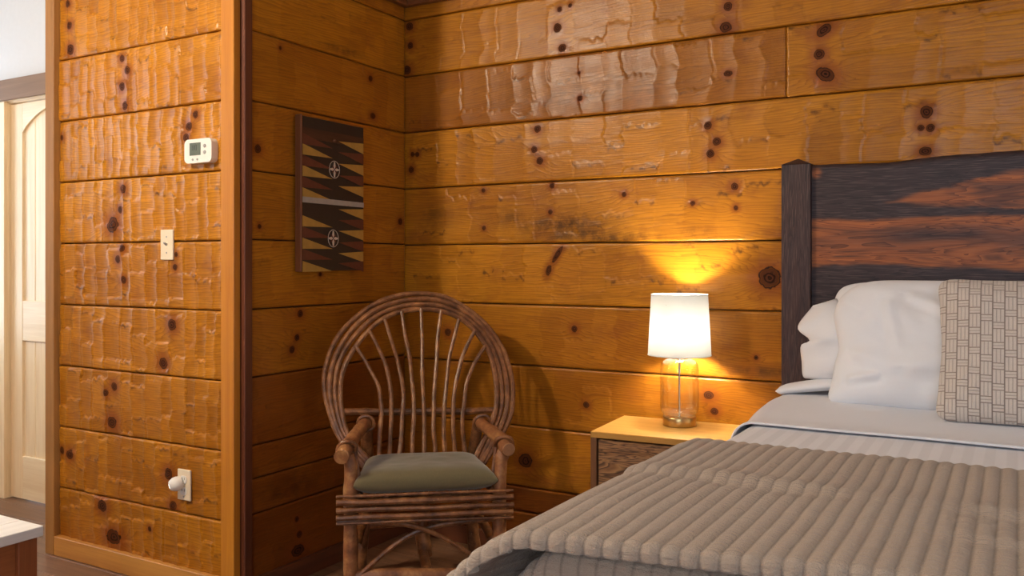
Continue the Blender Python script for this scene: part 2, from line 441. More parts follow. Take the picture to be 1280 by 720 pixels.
M['screen'] = mat_plain('grey_lcd', (0.11, 0.135, 0.115), 0.15)
M['digits'] = mat_plain('dark_lcd_segments', (0.03, 0.035, 0.03), 0.3)
M['black'] = mat_plain('black_slot', (0.02, 0.015, 0.012), 0.6)
M['white_boards'] = mat_board('whitewashed_boards', (0.78, 0.77, 0.76), (0.66, 0.65, 0.64), 1, 0.45)
M['chest_wood'] = mat_board('red_brown_chest_wood', (0.42, 0.145, 0.045), (0.24, 0.07, 0.022), 1, 0.4)
M['chest_post'] = mat_board('red_brown_chest_post', (0.36, 0.115, 0.036), (0.2, 0.058, 0.02), 2, 0.4)
M['bg_black'] = mat_plain('black_paint_board', (0.016, 0.012, 0.010), 0.5, noise=0.3)
M['bg_gold'] = mat_plain('mustard_paint', (0.40, 0.235, 0.045), 0.55, noise=0.25)
M['bg_red'] = mat_plain('oxblood_paint', (0.115, 0.030, 0.015), 0.55, noise=0.3)
M['bg_brown'] = mat_board('worn_dark_wood_band', (0.085, 0.03, 0.013), (0.035, 0.013, 0.007), 1, 0.5)
M['bg_grey'] = mat_plain('grey_painted_strip', (0.36, 0.33, 0.29), 0.55, noise=0.2)
M['bg_white'] = mat_plain('off_white_paint', (0.62, 0.55, 0.45), 0.5)
M['bg_edge'] = mat_board('brown_board_edge', (0.24, 0.085, 0.028), (0.12, 0.04, 0.014), 2, 0.5)
def mat_emit(name, c, s):
    t = NT(name); t.put(t.b.inputs['Emission Color'], c); t.b.inputs['Emission Strength'].default_value = s
    n = t.noise(t.n('ShaderNodeTexCoord').outputs['Object'], 5, 1)
    return t.fin(t.mix(n, (0.9, 0.9, 0.9), (0.95, 0.95, 0.95)), 0.5)
M['ceil_globe'] = mat_emit('warm_lamp_globe', (1.0, 0.86, 0.66), CEIL_LAMP_STRENGTH)
M['bulb'] = mat_emit('warm_bulb', (1.0, 0.88, 0.66), BULB_STRENGTH)
M['night_led'] = mat_emit('white_led_lens', (0.9, 0.95, 1.0), 6.0)
# translucent linen shade
t = NT('white_linen_shade'); oc = t.n('ShaderNodeTexCoord').outputs['UV']
n1 = t.noise(t.map(oc, (260, 7, 1)), 1.0, 2); n2 = t.noise(t.map(oc, (9, 190, 1)), 1.0, 2)
wv = t.math('MAXIMUM', t.rng(n1, 0.6, 0.75, 0, 1), t.rng(n2, 0.62, 0.75, 0, 1))
tr = t.n('ShaderNodeBsdfTranslucent'); t.put(tr.inputs['Color'], t.mix(wv, (0.052, 0.053, 0.054), (0.036, 0.037, 0.038)))
df = t.n('ShaderNodeBsdfDiffuse'); df.inputs['Color'].default_value = (0.75, 0.75, 0.75, 1)
ms = t.n('ShaderNodeMixShader'); ms.inputs[0].default_value = 0.55
t.t.links.new(tr.outputs[0], ms.inputs[1]); t.t.links.new(df.outputs[0], ms.inputs[2]); t.t.links.new(ms.outputs[0], t.out.inputs[0])
M['shade'] = t.m
t = NT('clear_seeded_glass'); lw = t.n('ShaderNodeLayerWeight'); lw.inputs[0].default_value = 0.5
vo = t.n('ShaderNodeTexVoronoi'); t.put(vo.inputs['Vector'], t.n('ShaderNodeNewGeometry').outputs['Position']); vo.inputs['Scale'].default_value = 190
bu = t.bump(t.rng(vo.outputs['Distance'], 0.0, 0.35, 1.0, 0.0), 0.35, 0.002)
gl = t.n('ShaderNodeBsdfGlossy'); gl.inputs['Roughness'].default_value = 0.03; t.put(gl.inputs['Normal'], bu)
tp = t.n('ShaderNodeBsdfTransparent'); tp.inputs['Color'].default_value = (0.985, 0.985, 0.98, 1)
ms = t.n('ShaderNodeMixShader'); t.put(ms.inputs[0], t.math('ADD', t.math('MULTIPLY', t.math('POWER', lw.outputs['Facing'], 1.7), 0.85), 0.03))
t.t.links.new(tp.outputs[0], ms.inputs[1]); t.t.links.new(gl.outputs[0], ms.inputs[2]); t.t.links.new(ms.outputs[0], t.out.inputs[0])
M['glass'] = t.m

# ------------------------------------------------------------------ room shell
YB, XS, YP = 3.181, -2.398, 2.209      # headboard wall, side wall, partition face
XL, XR, YR, YH = -5.2, 2.8, -1.8, 2.60  # hall-side wall, right wall, wall behind camera, hall wall
ZC = 2.74
PITCH, Z0 = 0.254, 1.2930
TH = 0.024
def struct(name, mb, mat, parent=None, **kw):
    o = mb.build(name, mat, parent, **kw)
    if parent is None: o['kind'] = 'structure'
    return o
floor = struct('floor', MB().box((XL, YR, -0.12), (XR, YB+0.15, -0.014)), M['floor'])
struct('ceiling', MB().box((XL, YR, ZC), (XR, YB+0.15, ZC+0.1)), M['ceil'])
wall_back = struct('wall_back', MB().box((XS-TH, YB+TH, 0), (XR, YB+0.14, ZC)), M['backing'])
wall_side = struct('wall_side', MB().box((XS-0.12, YP+0.03, 0), (XS-TH, YB+0.14, ZC)), M['backing'])
wall_part = struct('wall_partition', MB().box((-3.50, YP+TH, 0), (XS-0.03, YP+0.12, ZC)).box((-3.50, YP+0.12, 0), (-3.40, YH+0.1, ZC)), M['backing'])
v0, v1, q0, q1 = ADDED_WIN_RIGHT
struct('added_window_right', MB().box((XR+0.03, v0, q0), (XR+0.08, v0+0.06, q1)).box((XR+0.03, v1-0.06, q0), (XR+0.08, v1, q1)).box((XR+0.03, v0, q0), (XR+0.08, v1, q0+0.06)).box((XR+0.03, v0, q1-0.06), (XR+0.08, v1, q1)).box((XR+0.03, (v0+v1)/2-0.025, q0), (XR+0.08, (v0+v1)/2+0.025, q1)), M['trim_gold'])  # frame of the added right-hand window
struct('wall_right', MB().box((XR, YR, 0), (XR+0.1, v0, ZC)).box((XR, v1, 0), (XR+0.1, YB+0.14, ZC)).box((XR, v0, 0), (XR+0.1, v1, q0)).box((XR, v0, q1), (XR+0.1, v1, ZC)), mat_plain('amber_stained_wall', (0.36, 0.14, 0.04), 0.6, noise=0.15))
# wall behind the camera with its window opening
x0, x1, z0, z1 = WIN_REAR
struct('wall_rear', MB().box((XL, YR-0.1, 0), (x0, YR, ZC)).box((x1, YR-0.1, 0), (XR, YR, ZC)).box((x0, YR-0.1, 0), (x1, YR, z0)).box((x0, YR-0.1, z1), (x1, YR, ZC)), bpy.data.materials['amber_stained_wall'])
wr = struct('window_1', MB().box((x0, YR-0.08, z0), (x0+0.06, YR-0.03, z1)).box((x1-0.06, YR-0.08, z0), (x1, YR-0.03, z1)).box((x0, YR-0.08, z0), (x1, YR-0.03, z0+0.06)).box((x0, YR-0.08, z1-0.06), (x1, YR-0.03, z1)).box(((x0+x1)/2-0.025, YR-0.08, z0), ((x0+x1)/2+0.025, YR-0.03, z1)), M['trim_gold'])
y0, y1, z0, z1 = WIN_LEFT
v0, v1, q0, q1 = ADDED_WIN_HALL
struct('wall_left', MB().box((XL-0.1, YR, 0), (XL, y0, ZC)).box((XL-0.1, v1, 0), (XL, YH, ZC)).box((XL-0.1, y1, 0), (XL, v0, ZC)).box((XL-0.1, y0, 0), (XL, y1, z0)).box((XL-0.1, y0, z1), (XL, y1, ZC)).box((XL-0.1, v0, 0), (XL, v1, q0)).box((XL-0.1, v0, q1), (XL, v1, ZC)), M['drywall'])
struct('added_window_hall', MB().box((XL-0.08, v0, q0), (XL-0.03, v0+0.06, q1)).box((XL-0.08, v1-0.06, q0), (XL-0.03, v1, q1)).box((XL-0.08, v0, q0), (XL-0.03, v1, q0+0.06)).box((XL-0.08, v0, q1-0.06), (XL-0.03, v1, q1)), M['trim_gold'])  # frame of the added hall window
struct('window_2', MB().box((XL-0.08, y0, z0), (XL-0.03, y0+0.06, z1)).box((XL-0.08, y1-0.06, z0), (XL-0.03, y1, z1)).box((XL-0.08, y0, z0), (XL-0.03, y1, z0+0.06)).box((XL-0.08, y0, z1-0.06), (XL-0.03, y1, z1)).box((XL-0.08, (y0+y1)/2-0.025, z0), (XL-0.03, (y0+y1)/2+0.025, z1)), M['trim_gold'])

# ---- hewn planks
def hewn(A, B, L, H, amp, cw, rows, seed):
    """adze-cut relief: columns of scooped facets; returns height and a per-facet random value"""
    rg = np.random.default_rng(seed)
    wob = cw*0.11*vnoise(B/0.035, A/0.4, seed+1) + cw*0.05*vnoise(B/0.012, A/0.2, seed+2)
    x = A + wob + cw*rg.uniform(0, 1)
    edges = [-cw]
    while edges[-1] < L+2*cw: edges.append(edges[-1]+cw*rg.uniform(0.65, 1.4))
    E = np.array(edges); ix = np.clip(np.searchsorted(E, x-A.min())-1, 0, len(E)-2)
    a = (x-A.min()-E[ix])/(E[ix+1]-E[ix])
    nrow = len(E)
    off = rg.uniform(0, 1, nrow); rh = H/rows*rg.uniform(0.8, 1.35, nrow)
    bb = (B-B.min())/rh[ix]+off[ix] + 0.06*vnoise(A/0.012, B/0.05, seed+3)
    ib = np.floor(bb).astype(int); b = bb-ib
    tab = rg.uniform(0, 1, (nrow, 64)); fac = tab[ix, ib % 64]
    tl = (tab[ix, (ib+17) % 64]-0.5)
    h = amp*(0.55*(2*a-1)**2 + 0.7*(b-0.5)*np.where(b > 0.9, (1-b)/0.1, 1.0) + 0.9*tl*(a-0.5) + 0.5*(fac-0.5))
    h -= amp*0.55*np.exp(-((a-0.02)/0.06)**2)*sstep(0.3, 0.9, tab[ix, (ib+31) % 64])
    crack = np.exp(-((b-0.93)/0.035)**2)*(tab[ix, (ib+41) % 64] > 0.45)*sstep(-0.25, 0.35, vnoise(A/0.02, B/0.02, seed+6))
    return h, fac, crack
def plank(parent, wall, a0, a1, z0, z1, seed, amp, cw, rows, tint, knots=(), stains=(), light=0.0):
    step = {'back': 0.005, 'part': 0.0045, 'side': 0.006}[wall]
    g = 0.0022
    rg = np.random.default_rng(seed+900)
    z0 += g; z1 -= g
    na = max(6, int((a1-a0)/step)); nb = int((z1-z0)/step)
    av = np.linspace(a0, a1, na)
    if wall == 'back' and a1 > 0.5:
        av = np.r_[np.arange(a0, 0.30, step), np.arange(0.30, a1, 0.03), a1]
    bv = np.r_[z0, z0+0.002, np.linspace(z0+0.006, z1-0.006, nb), z1-0.002, z1]
    A, B = np.meshgrid(av, bv, indexing='ij')
    h, fac, crack = hewn(A, B, a1-a0, z1-z0, amp, cw, rows, seed)
    h += 0.0015*vnoise(A/0.25, B/0.12, seed+5)
    e = np.minimum(B-z0, z1-B); h -= 0.0045*(1-np.clip(e/0.006, 0, 1))**2
    ea = np.minimum(A-a0, a1-A); h -= 0.003*(1-np.clip(ea/0.004, 0, 1))
    # growth rings (flat-sawn waves) bent around the knots
    ring = B + 0.030*vnoise(A/0.55, B/0.3, seed+7) + 0.010*vnoise(A/0.18, B/0.1, seed+8)
    ring = ring + 0.055*rg.uniform(-1, 1)*np.cos((A-rg.uniform(a0, a1))*rg.uniform(1.2, 2.4))
    kd = np.full(A.shape, 9.0)
    stain = np.zeros(A.shape)
    for k in knots:
        ka, kz, r = k[:3]; sa = k[3] if len(k) > 3 else 1.0; rot = k[4] if len(k) > 4 else 0.0
        da, dz = A-ka, B-kz
        c, s = math.cos(rot), math.sin(rot)
        d = np.hypot((da*c+dz*s)/sa, -da*s+dz*c)/r
        kd = np.minimum(kd, d)
        ring += np.sign(dz)*r*2.2*np.exp(-(da/(3.6*r))**2)*np.exp(-np.abs(dz)/(2.8*r))*(1-np.exp(-np.abs(dz)/(0.25*r)))
        h += 0.0016*np.exp(-(d/1.1)**2)
    for (sa_, sz_, ra, rz, k) in stains:
        stain = np.maximum(stain, k*np.exp(-(((A-sa_)/ra)**2+((B-sz_)/rz)**2)))
    stain = np.maximum(stain, 0.85*crack*(1.0 if amp > 0.002 else 0.35))
    tn = np.clip(tint + 0.10*vnoise(A/0.5, B/0.2, seed+9), 0, 1)
    fc = np.clip(0.5+(fac-0.5)*(0.55 if wall == 'part' else 0.42)+0.12*rg.uniform(-1, 1), 0, 1)
    # wrap the edges back to the wall
    def pad(q, v=None):
        q = np.concatenate([q[:1], q, q[-1:]], 0); q = np.concatenate([q[:, :1], q, q[:, -1:]], 1)
        if v is not None: q[0] = v; q[-1] = v; q[:, 0] = v; q[:, -1] = v
        return q
    A, B, h = pad(A), pad(B), pad(h, -TH)
    if wall == 'side': P = np.stack([XS+h, A, B], -1); flip = False
    else: P = np.stack([A, (YB if wall == 'back' else YP)-h, B], -1); flip = True
    return grid_mesh('plank', P, M['pine_y' if wall == 'side' else 'pine_x'], parent, flip=flip,
                     attrs=dict(ring=pad(ring), knot=pad(kd), stain=pad(stain), tint=pad(tn), facet=pad(fc)))
def kpx(wall, lst):
    out = []
    for k in lst:
        p = on_x(k[0], k[1], XS) if wall == 'side' else on_y(k[0], k[1], YB if wall == 'back' else YP)
        depth = -p[0]*S_+p[1]*C_
        out.append((p[1] if wall == 'side' else p[0], p[2], 0.85*k[2]/F_PX*depth, *k[3:]))
    return out
K_back = kpx('back', [(512,33,5.5),(513,57,4.5),(509,88,6),(697,35,6),(703,60,5.5),(700,12,4),(713,7,3),(910,8,6),(907,34,7,1.2),(724,91,2.5),(725,123,4),(910,92,4,1.6),
    (516,193,3.5),(522,193,3.5),(514,212,4.5),(672,161,5),(668,187,4.5),(675,201,5),(885,157,5.5),(896,177,5.5),(888,192,5.5),(1158,140,8),(1151,160,4.5),(1163,160,5.5),(1157,189,6,1.4),
    (1030,38,7,1.6,0.6),(1024,68,7),(1032,93,9,1.4,-0.6),(690,232,4),(688,265,3.5),(780,243,3.5),(866,254,3.5),(918,233,5),(920,260,3.5),(605,285,3),(604,238,3),
    (697,318,3.5,4.0,0.95),(686,338,4,1.8,1.2),(962,347,15),(560,415,5),(718,411,4.5),(945,447,3),(733,506,4.5),(886,494,5.5,1.3),(893,514,5),(657,576,10),(980,398,2)])
K_part = kpx('part', [(85,5,5),(87,32,5),(88,62,7,1),(153,73,5),(159,88,5.5),(153,108,6),(156,132,6),(245,143,5),(236,158,6,1.3),(233,172,6),(78,172,4),(153,236,6),(150,262,5),(141,281,11,1.0),
    (153,310,5),(148,324,5.5),(155,350,5),(219,334,4.5),(221,318,3.5),(216,406,8),(204,454,8),(143,483,6),(133,491,4.5),(140,528,8,1.1),(78,563,5),(88,568,6.5),(211,592,8),(217,632,6,1.1),(129,632,8,1.2),(143,671,10,1.4),(188,661,3.5)])
K_side = kpx('side', [(463,98,4),(466,145,4,1.4),(322,186,6),(500,277,4.5),(324,283,3.5),(375,392,5),(371,422,4.5),(365,437,5),(400,343,3),(371,649,4),(374,668,5),(372,688,8,1.5),(350,60,3)])
St_back = kpx('back', [(700,280,80),(720,292,60),(640,272,40),(870,290,30),(700,110,50),(545,270,40),(950,465,25),(760,298,60)])
def zseam(k): return Z0 + PITCH*k
def pick(lst, a0, a1, z0, z1): return [k for k in lst if a0-0.03 < k[0] < a1+0.03 and z0-0.02 < k[1] < z1+0.02]
joint = on_y(983, 77, YB)[0]
# headboard wall, bottom to top: (from seam, to seam, tint, relief)
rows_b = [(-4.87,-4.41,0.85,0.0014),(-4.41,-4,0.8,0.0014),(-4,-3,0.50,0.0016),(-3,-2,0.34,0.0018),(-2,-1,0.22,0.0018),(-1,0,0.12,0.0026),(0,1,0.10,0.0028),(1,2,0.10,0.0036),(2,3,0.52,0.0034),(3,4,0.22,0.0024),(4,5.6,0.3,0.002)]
for i, (a, b, tn, am) in enumerate(rows_b):
    za, zb = zseam(a), zseam(b)
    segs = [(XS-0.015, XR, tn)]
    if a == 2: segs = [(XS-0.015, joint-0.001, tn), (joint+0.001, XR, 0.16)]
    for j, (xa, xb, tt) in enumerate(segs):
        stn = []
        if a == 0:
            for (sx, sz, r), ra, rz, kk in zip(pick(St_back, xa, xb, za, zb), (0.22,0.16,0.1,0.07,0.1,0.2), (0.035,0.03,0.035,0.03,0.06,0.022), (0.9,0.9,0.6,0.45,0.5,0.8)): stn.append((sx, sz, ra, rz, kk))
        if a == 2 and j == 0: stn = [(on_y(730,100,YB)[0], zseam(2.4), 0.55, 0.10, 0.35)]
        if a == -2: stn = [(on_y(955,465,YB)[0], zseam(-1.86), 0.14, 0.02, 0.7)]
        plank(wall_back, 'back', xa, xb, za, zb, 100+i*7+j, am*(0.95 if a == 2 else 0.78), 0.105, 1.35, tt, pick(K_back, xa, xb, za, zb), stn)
# side wall
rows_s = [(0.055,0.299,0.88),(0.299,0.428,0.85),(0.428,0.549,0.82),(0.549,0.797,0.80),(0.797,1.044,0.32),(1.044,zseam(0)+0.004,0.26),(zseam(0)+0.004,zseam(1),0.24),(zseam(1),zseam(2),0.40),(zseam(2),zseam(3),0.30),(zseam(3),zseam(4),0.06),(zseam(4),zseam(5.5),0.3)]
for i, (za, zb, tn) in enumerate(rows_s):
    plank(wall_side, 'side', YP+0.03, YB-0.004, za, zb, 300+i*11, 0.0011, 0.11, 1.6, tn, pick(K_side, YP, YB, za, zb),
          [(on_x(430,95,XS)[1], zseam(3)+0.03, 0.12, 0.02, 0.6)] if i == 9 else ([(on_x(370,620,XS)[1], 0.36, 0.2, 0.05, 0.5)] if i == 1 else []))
# partition
for i in range(-5, 6):
    za, zb = zseam(i), zseam(i+1)
    za = max(za, 0.055); zb = min(zb, ZC)
    tn = {-5: 0.20, -4: 0.20, -3: 0.20, -2: 0.18, -1: 0.16}.get(i, 0.05)
    plank(wall_part, 'part', -3.462, -2.468, za, zb, 500+i*13, 0.0064 if i >= -1 else 0.0070, 0.058 if i >= 0 else 0.072, 2.1, tn, pick(K_part, -3.47, -2.46, za, zb))
# trims
struct('trim_1', MB().box((-3.522, YP-0.025, 0), (-3.463, YP+0.03, ZC), 0.002), M['trim_brown'])
struct('trim_2', MB().box((-2.470, YP-0.025, 0), (-2.404, YP+0.006, ZC), 0.002), M['trim_gold'])
struct('trim_3', MB().box((XS-0.02, YP+0.007, 0), (-2.383, YP+0.044, ZC), 0.002), M['trim_dark'])
struct('trim_4', MB().box((XS+0.03, YB-0.03, 2.365), (XR, YB+0.005, 2.46), 0.003), mat_board('dark_crown_trim', (0.22, 0.075, 0.02), (0.12, 0.038, 0.012), 0, 0.45))
struct('trim_5', MB().box((XS-0.005, YP+0.044, 2.365), (XS+0.03, YB, 2.46), 0.003), mat_board('dark_crown_trim_side', (0.22, 0.075, 0.02), (0.12, 0.038, 0.012), 1, 0.45))
struct('baseboard_partition', MB().box((-3.463, YP-0.024, 0), (-2.470, YP+0.01, 0.078), 0.002), M['base_x'])
struct('baseboard_side', MB().box((XS-0.01, YP+0.044, 0), (XS+0.02, YB, 0.072), 0.002), M['base_dark'])
struct('baseboard_back', MB().box((XS+0.02, YB-0.02, 0), (XR, YB+0.01, 0.072), 0.002), mat_board('dark_red_baseboard_back', (0.16, 0.045, 0.016), (0.07, 0.02, 0.009), 0, 0.45))
# floor boards where the photograph shows them
rgf = np.random.default_rng(4)
BW = 0.127
yy = 0.9; k = 0
shared = {}
while yy < YB:
    xx = XL + rgf.uniform(-0.9, 0)
    while xx < -0.6:
        ln = [0.9, 1.2, 1.5][rgf.integers(3)]
        key = ln
        if key not in shared: shared[key] = MB().box((0.0008, 0.0008, -0.014), (ln-0.0008, BW-0.0008, 0.0), 0.0012).build('floor_board', M['floor'], floor); ob = shared[key]
        else:
            ob = bpy.data.objects.new('floor_board', shared[key].data); col.objects.link(ob); ob.parent = floor
        ob.location = (xx, yy, 0)
        xx += ln
    yy += BW

# ------------------------------------------------------------------ hall wall and pine door
XD0, XD1 = -4.514, -3.75
struct('wall_hall', MB().box((XL, YH, 0), (XD0-0.02, YH+0.1, ZC)).box((XD0-0.02, YH, 2.05), (XD1+0.02, YH+0.1, ZC)).box((XD1+0.02, YH, 0), (-3.5, YH+0.1, ZC)), M['drywall'])
door = empty('door_1', (XD0, YH, 0)); door['kind'] = 'structure'
def dl(p): return (p[0]-XD0, p[1]-YH, p[2])
def dbox(name, a, b, mat, par=door, bev=0.002): return MB().box(dl(a), dl(b), bev).build(name, mat, par)
dbox('door_casing', (XD0-0.105, YH-0.02, 0), (XD0, YH, 2.06), M['door_pine'])
dbox('door_casing', (XD1, YH-0.02, 0), (XD1+0.105, YH, 2.06), M['door_pine'])
zt0 = on_y(30, 122, YH-0.025)[2]; 
dbox('head_trim', (XD0-0.14, YH-0.035, zt0), (XD1+0.14, YH, zt0+0.105), M['head_trim'])
dbox('head_casing', (XD0, YH-0.02, 2.045), (XD1, YH+0.0, zt0), M['door_pine_x'])
dbox('door_jamb', (XD0-0.02, YH, 0), (XD0, YH+0.1, 2.05), M['door_pine'])
dbox('door_jamb', (XD1, YH, 0), (XD1+0.02, YH+0.1, 2.05), M['door_pine'])
dbox('head_jamb', (XD0, YH, 2.035), (XD1, YH+0.1, 2.05), M['door_pine_x'])
YD = YH+0.013
dbox('stile', (XD0+0.003, YD, 0.006), (XD0+0.105, YD+0.035, 2.03), M['door_pine'])
dbox('stile', (XD1-0.105, YD, 0.006), (XD1-0.003, YD+0.035, 2.03), M['door_pine'])
xa, xb = XD0+0.1065, XD1-0.1065
zA = on_y(30, 165, YD)[2]
arch = [(xa+(xb-xa)*q, zA+0.115*math.sin(math.pi*q)**0.8) for q in np.linspace(0, 1, 25)]
MB().prism([(x-XD0, z) for x, z in arch]+[(xb-XD0, 2.03), (xa-XD0, 2.03)], 1, YD-YH+0.0005, YD-YH+0.0345).build('arched_rail', M['door_pine_x'], door)
dbox('lock_rail', (xa, YD+0.0005, 0.815), (xb, YD+0.0345, 1.02), M['door_pine_x'])
dbox('bottom_rail', (xa, YD+0.0005, 0.006), (xb, YD+0.0345, 0.225), M['door_pine_x'])
npn = 6
for q in range(npn):
    pa, pb = xa+(xb-xa)*q/npn, xa+(xb-xa)*(q+1)/npn
    dbox('panel_board', (pa+0.0015, YD+0.012, 1.015), (pb-0.0015, YD+0.026, zA+0.12), M['door_pine'], bev=0.003)
    dbox('panel_board', (pa+0.0015, YD+0.012, 0.22), (pb-0.0015, YD+0.026, 0.82), M['door_pine'], bev=0.003)
knob = MB().lathe([(0, -0.07), (0.018, -0.068), (0.027, -0.055), (0.026, -0.04), (0.012, -0.03), (0.012, -0.004), (0.03, -0.003), (0.03, 0)], seg=20)
ko = knob.build('door_knob', M['chrome'], door, smooth=True); ko.location = dl((XD1-0.055, YD, 0.95)); ko.rotation_euler = (-math.pi/2, 0, 0)

# ------------------------------------------------------------------ ceiling lamp (out of frame, the room's own light)
cl = empty('ceiling_lamp', CEIL_LAMP)
tag(cl, 'warm round glass globe lamp hanging from the ceiling', 'lamp')
MB().lathe([(0, ZC-CEIL_LAMP[2]), (0.07, ZC-CEIL_LAMP[2]), (0.07, ZC-CEIL_LAMP[2]-0.02), (0.02, ZC-CEIL_LAMP[2]-0.03), (0.015, 0.08), (0, 0.08)], seg=24).build('canopy', M['brass'], cl, smooth=True)
MB().lathe([(0.085*math.sin(a), -0.085*math.cos(a)) for a in np.linspace(0, math.pi, 13)], seg=24).build('globe', M['ceil_globe'], cl, smooth='all')

# ------------------------------------------------------------------ fittings on the partition
def wx(px, py, d): return on_y(px, py, YP-d)
th_c = wx(247.5, 188.5, 0.03)
th = empty('thermostat', (th_c[0], YP-0.001, th_c[2]))
tag(th, 'white rounded thermostat with a small grey screen on the hewn plank wall', 'thermostat')
def rrect(w_, h_, r, n=6, bulge=0.0):
    pts = []
    for cx, cy, a0 in ((w_/2-r, h_/2-r, 0), (-w_/2+r, h_/2-r, 90), (-w_/2+r, -h_/2+r, 180), (w_/2-r, -h_/2+r, 270)):
        for q in range(n+1):
            a = math.radians(a0+90*q/n); pts.append((cx+r*math.cos(a), cy+r*math.sin(a)))
    return [(x+(bulge*(1-(2*y/h_)**2)*np.sign(x)), y+bulge*0.5*(1-(2*x/w_)**2)*np.sign(y)) for x, y in pts]
body = rrect(0.140, 0.086, 0.016, 6, 0.003)
MB().prism(body, 1, -0.030, 0.0).build('case', M['white_plastic'], th, smooth=True)
scrn = MB().box((-0.043, -0.0312, -0.016), (0.015, -0.0295, 0.030)).build('screen', M['screen'], th)
for (a, b, c, d) in [(-0.030,0.002,-0.028,0.022),(-0.022,0.002,-0.020,0.022),(-0.030,0.020,-0.020,0.022),(-0.030,0.011,-0.020,0.0125),(-0.015,0.002,-0.013,0.022),(-0.007,0.002,-0.005,0.022),(-0.015,0.002,-0.005,0.004),(-0.015,0.020,-0.005,0.022),(-0.035,-0.009,0.005,-0.0075)]:
    MB().box((a, -0.0317, b), (c, -0.0312, d)).build('segment', M['digits'], scrn)
for bx, bz in ((0.036, 0.016), (0.036, -0.007), (-0.027, -0.031), (-0.002, -0.031)):
    r = 0.0068 if bx > 0.02 else 0.0042
    o = MB().lathe([(0, 0.003), (r*0.8, 0.0028), (r, 0.0012), (r, 0)], seg=16).build('button', M['grey_plastic'], th, smooth=True)
    o.location = (bx, -0.030, bz); o.rotation_euler = (math.pi/2, 0, 0)

sw_c = wx(208.5, 306, 0.008)
sw = empty('light_switch', (sw_c[0], YP-0.0035, sw_c[2]))
tag(sw, 'ivory light switch plate on the hewn plank wall below the thermostat', 'switch')
MB().box((-0.035, -0.006, -0.057), (0.035, 0.002, 0.057), 0.002).build('plate', M['ivory'], sw)
MB().box((-0.006, -0.0068, -0.013), (0.006, -0.0055, 0.013)).build('slot', M['ivory'], sw)
MB().prism([(-0.0065, -0.004), (-0.018, 0.006), (-0.0175, 0.010), (-0.0065, 0.006)], 0, -0.004, 0.004).build('toggle', M['grey_plastic'], sw)
for z in (-0.030, 0.030):
    o = MB().lathe([(0, 0.0012), (0.003, 0.0008), (0.0034, 0)], seg=12).build('screw', M['grey_plastic'], sw, smooth=True); o.location = (0, -0.006, z); o.rotation_euler = (math.pi/2, 0, 0)

ou_c = wx(230.5, 606, 0.006)
ou = empty('wall_outlet', (ou_c[0], YP-0.0035, ou_c[2]))
tag(ou, 'ivory wall outlet with a plugged-in night light above the baseboard', 'outlet')
MB().box((-0.035, -0.006, -0.057), (0.035, 0.002, 0.057), 0.002).build('plate', M['ivory'], ou)
for zz in (0.020, -0.022):
    s = MB().prism([(x, z+zz) for x, z in rrect(0.033, 0.029, 0.010)], 1, -0.0082, -0.005).build('socket', M['white_plastic'], ou)
    MB().box((-0.0075, -0.0086, zz-0.001), (-0.0055, -0.0081, zz+0.008)).box((0.0055, -0.0086, zz-0.001), (0.0075, -0.0081, zz+0.008)).build('slot', M['black'], s)
    MB().lathe([(0, 0), (0.0025, 0)], seg=10).build('ground_hole', M['black'], s).location = (0, 0, 0)
o = MB().lathe([(0, 0.0012), (0.003, 0.0008), (0.0034, 0)], seg=12).build('screw', M['grey_plastic'], ou, smooth=True); o.location = (0, -0.006, -0.044); o.rotation_euler = (math.pi/2, 0, 0)
for ch in list(ou.children_recursive):
    if ch.name.startswith('ground_hole'): bpy.data.objects.remove(ch)
nl = empty('night_light', (ou_c[0]-0.002, YP-0.012, ou_c[2]+0.014))
tag(nl, 'small white round plug-in night light glowing in the wall outlet', 'night light')
nb_ = MB().lathe([(0, 0.0), (0.016, 0.0), (0.023, 0.007), (0.0265, 0.020), (0.0255, 0.032), (0.019, 0.045), (0.0145, 0.048)], seg=24).build('housing', M['white_plastic'], nl, smooth=True)
nb_.rotation_euler = (math.radians(108), 0, math.radians(-38))
ln_ = MB().lathe([(0, 0.0495), (0.008, 0.049), (0.0146, 0.0475)], seg=20).build('lens', M['night_led'], nl, smooth=True)
ln_.rotation_euler = nb_.rotation_euler

# ------------------------------------------------------------------ backgammon board hung on the side wall
XF = -2.362
b00 = on_x(377, 143, XF); b11 = on_x(455, 338.5, XF)
ya, yb_, zb0, zb1 = b00[1], b11[1], 1.181, 1.777
bgm = empty('backgammon_board', (XS+0.003, (ya+yb_)/2, zb0))
tag(bgm, 'old painted backgammon board hung on the side wall beside the trim post', 'game board')
W_, H_ = yb_-ya, zb1-zb0
fx = XF-(XS+0.003)
MB().box((0.0, -W_/2, 0), (fx-0.004, W_/2, H_), 0.002).build('backing_board', M['bg_edge'], bgm)
MB().box((fx-0.005, -W_/2+0.003, 0.002), (fx-0.001, W_/2-0.003, H_-0.002)).build('painted_face', M['bg_black'], bgm)
MB().box((0.004, -W_/2-0.006, -0.003), (fx+0.002, -W_/2+0.004, H_+0.003), 0.002).build('edge_strip', M['bg_edge'], bgm)
MB().box((fx-0.002, -W_/2+0.004, H_-0.085), (fx+0.0004, W_/2-0.003, H_-0.045), 0.0).build('worn_band', M['bg_brown'], bgm)
fl = -W_/2+0.005; fr = W_/2-0.004
def tri(side, zc, hh, mat):
    if side < 0: poly = [(fl, zc-hh/2), (fl, zc+hh/2), (fl+W_*0.46, zc-hh/2+0.002)]
    else: poly = [(fr, zc-hh/2), (fr, zc+hh/2), (fr-W_*0.42, zc+hh*0.30)]
    MB().prism(poly, 0, fx-0.0012, fx+0.0006).build('painted_point', M[mat], bgm)
pt = 0.0425
def zf(py, px=415): return on_x(px, py, XF)[2]-zb0
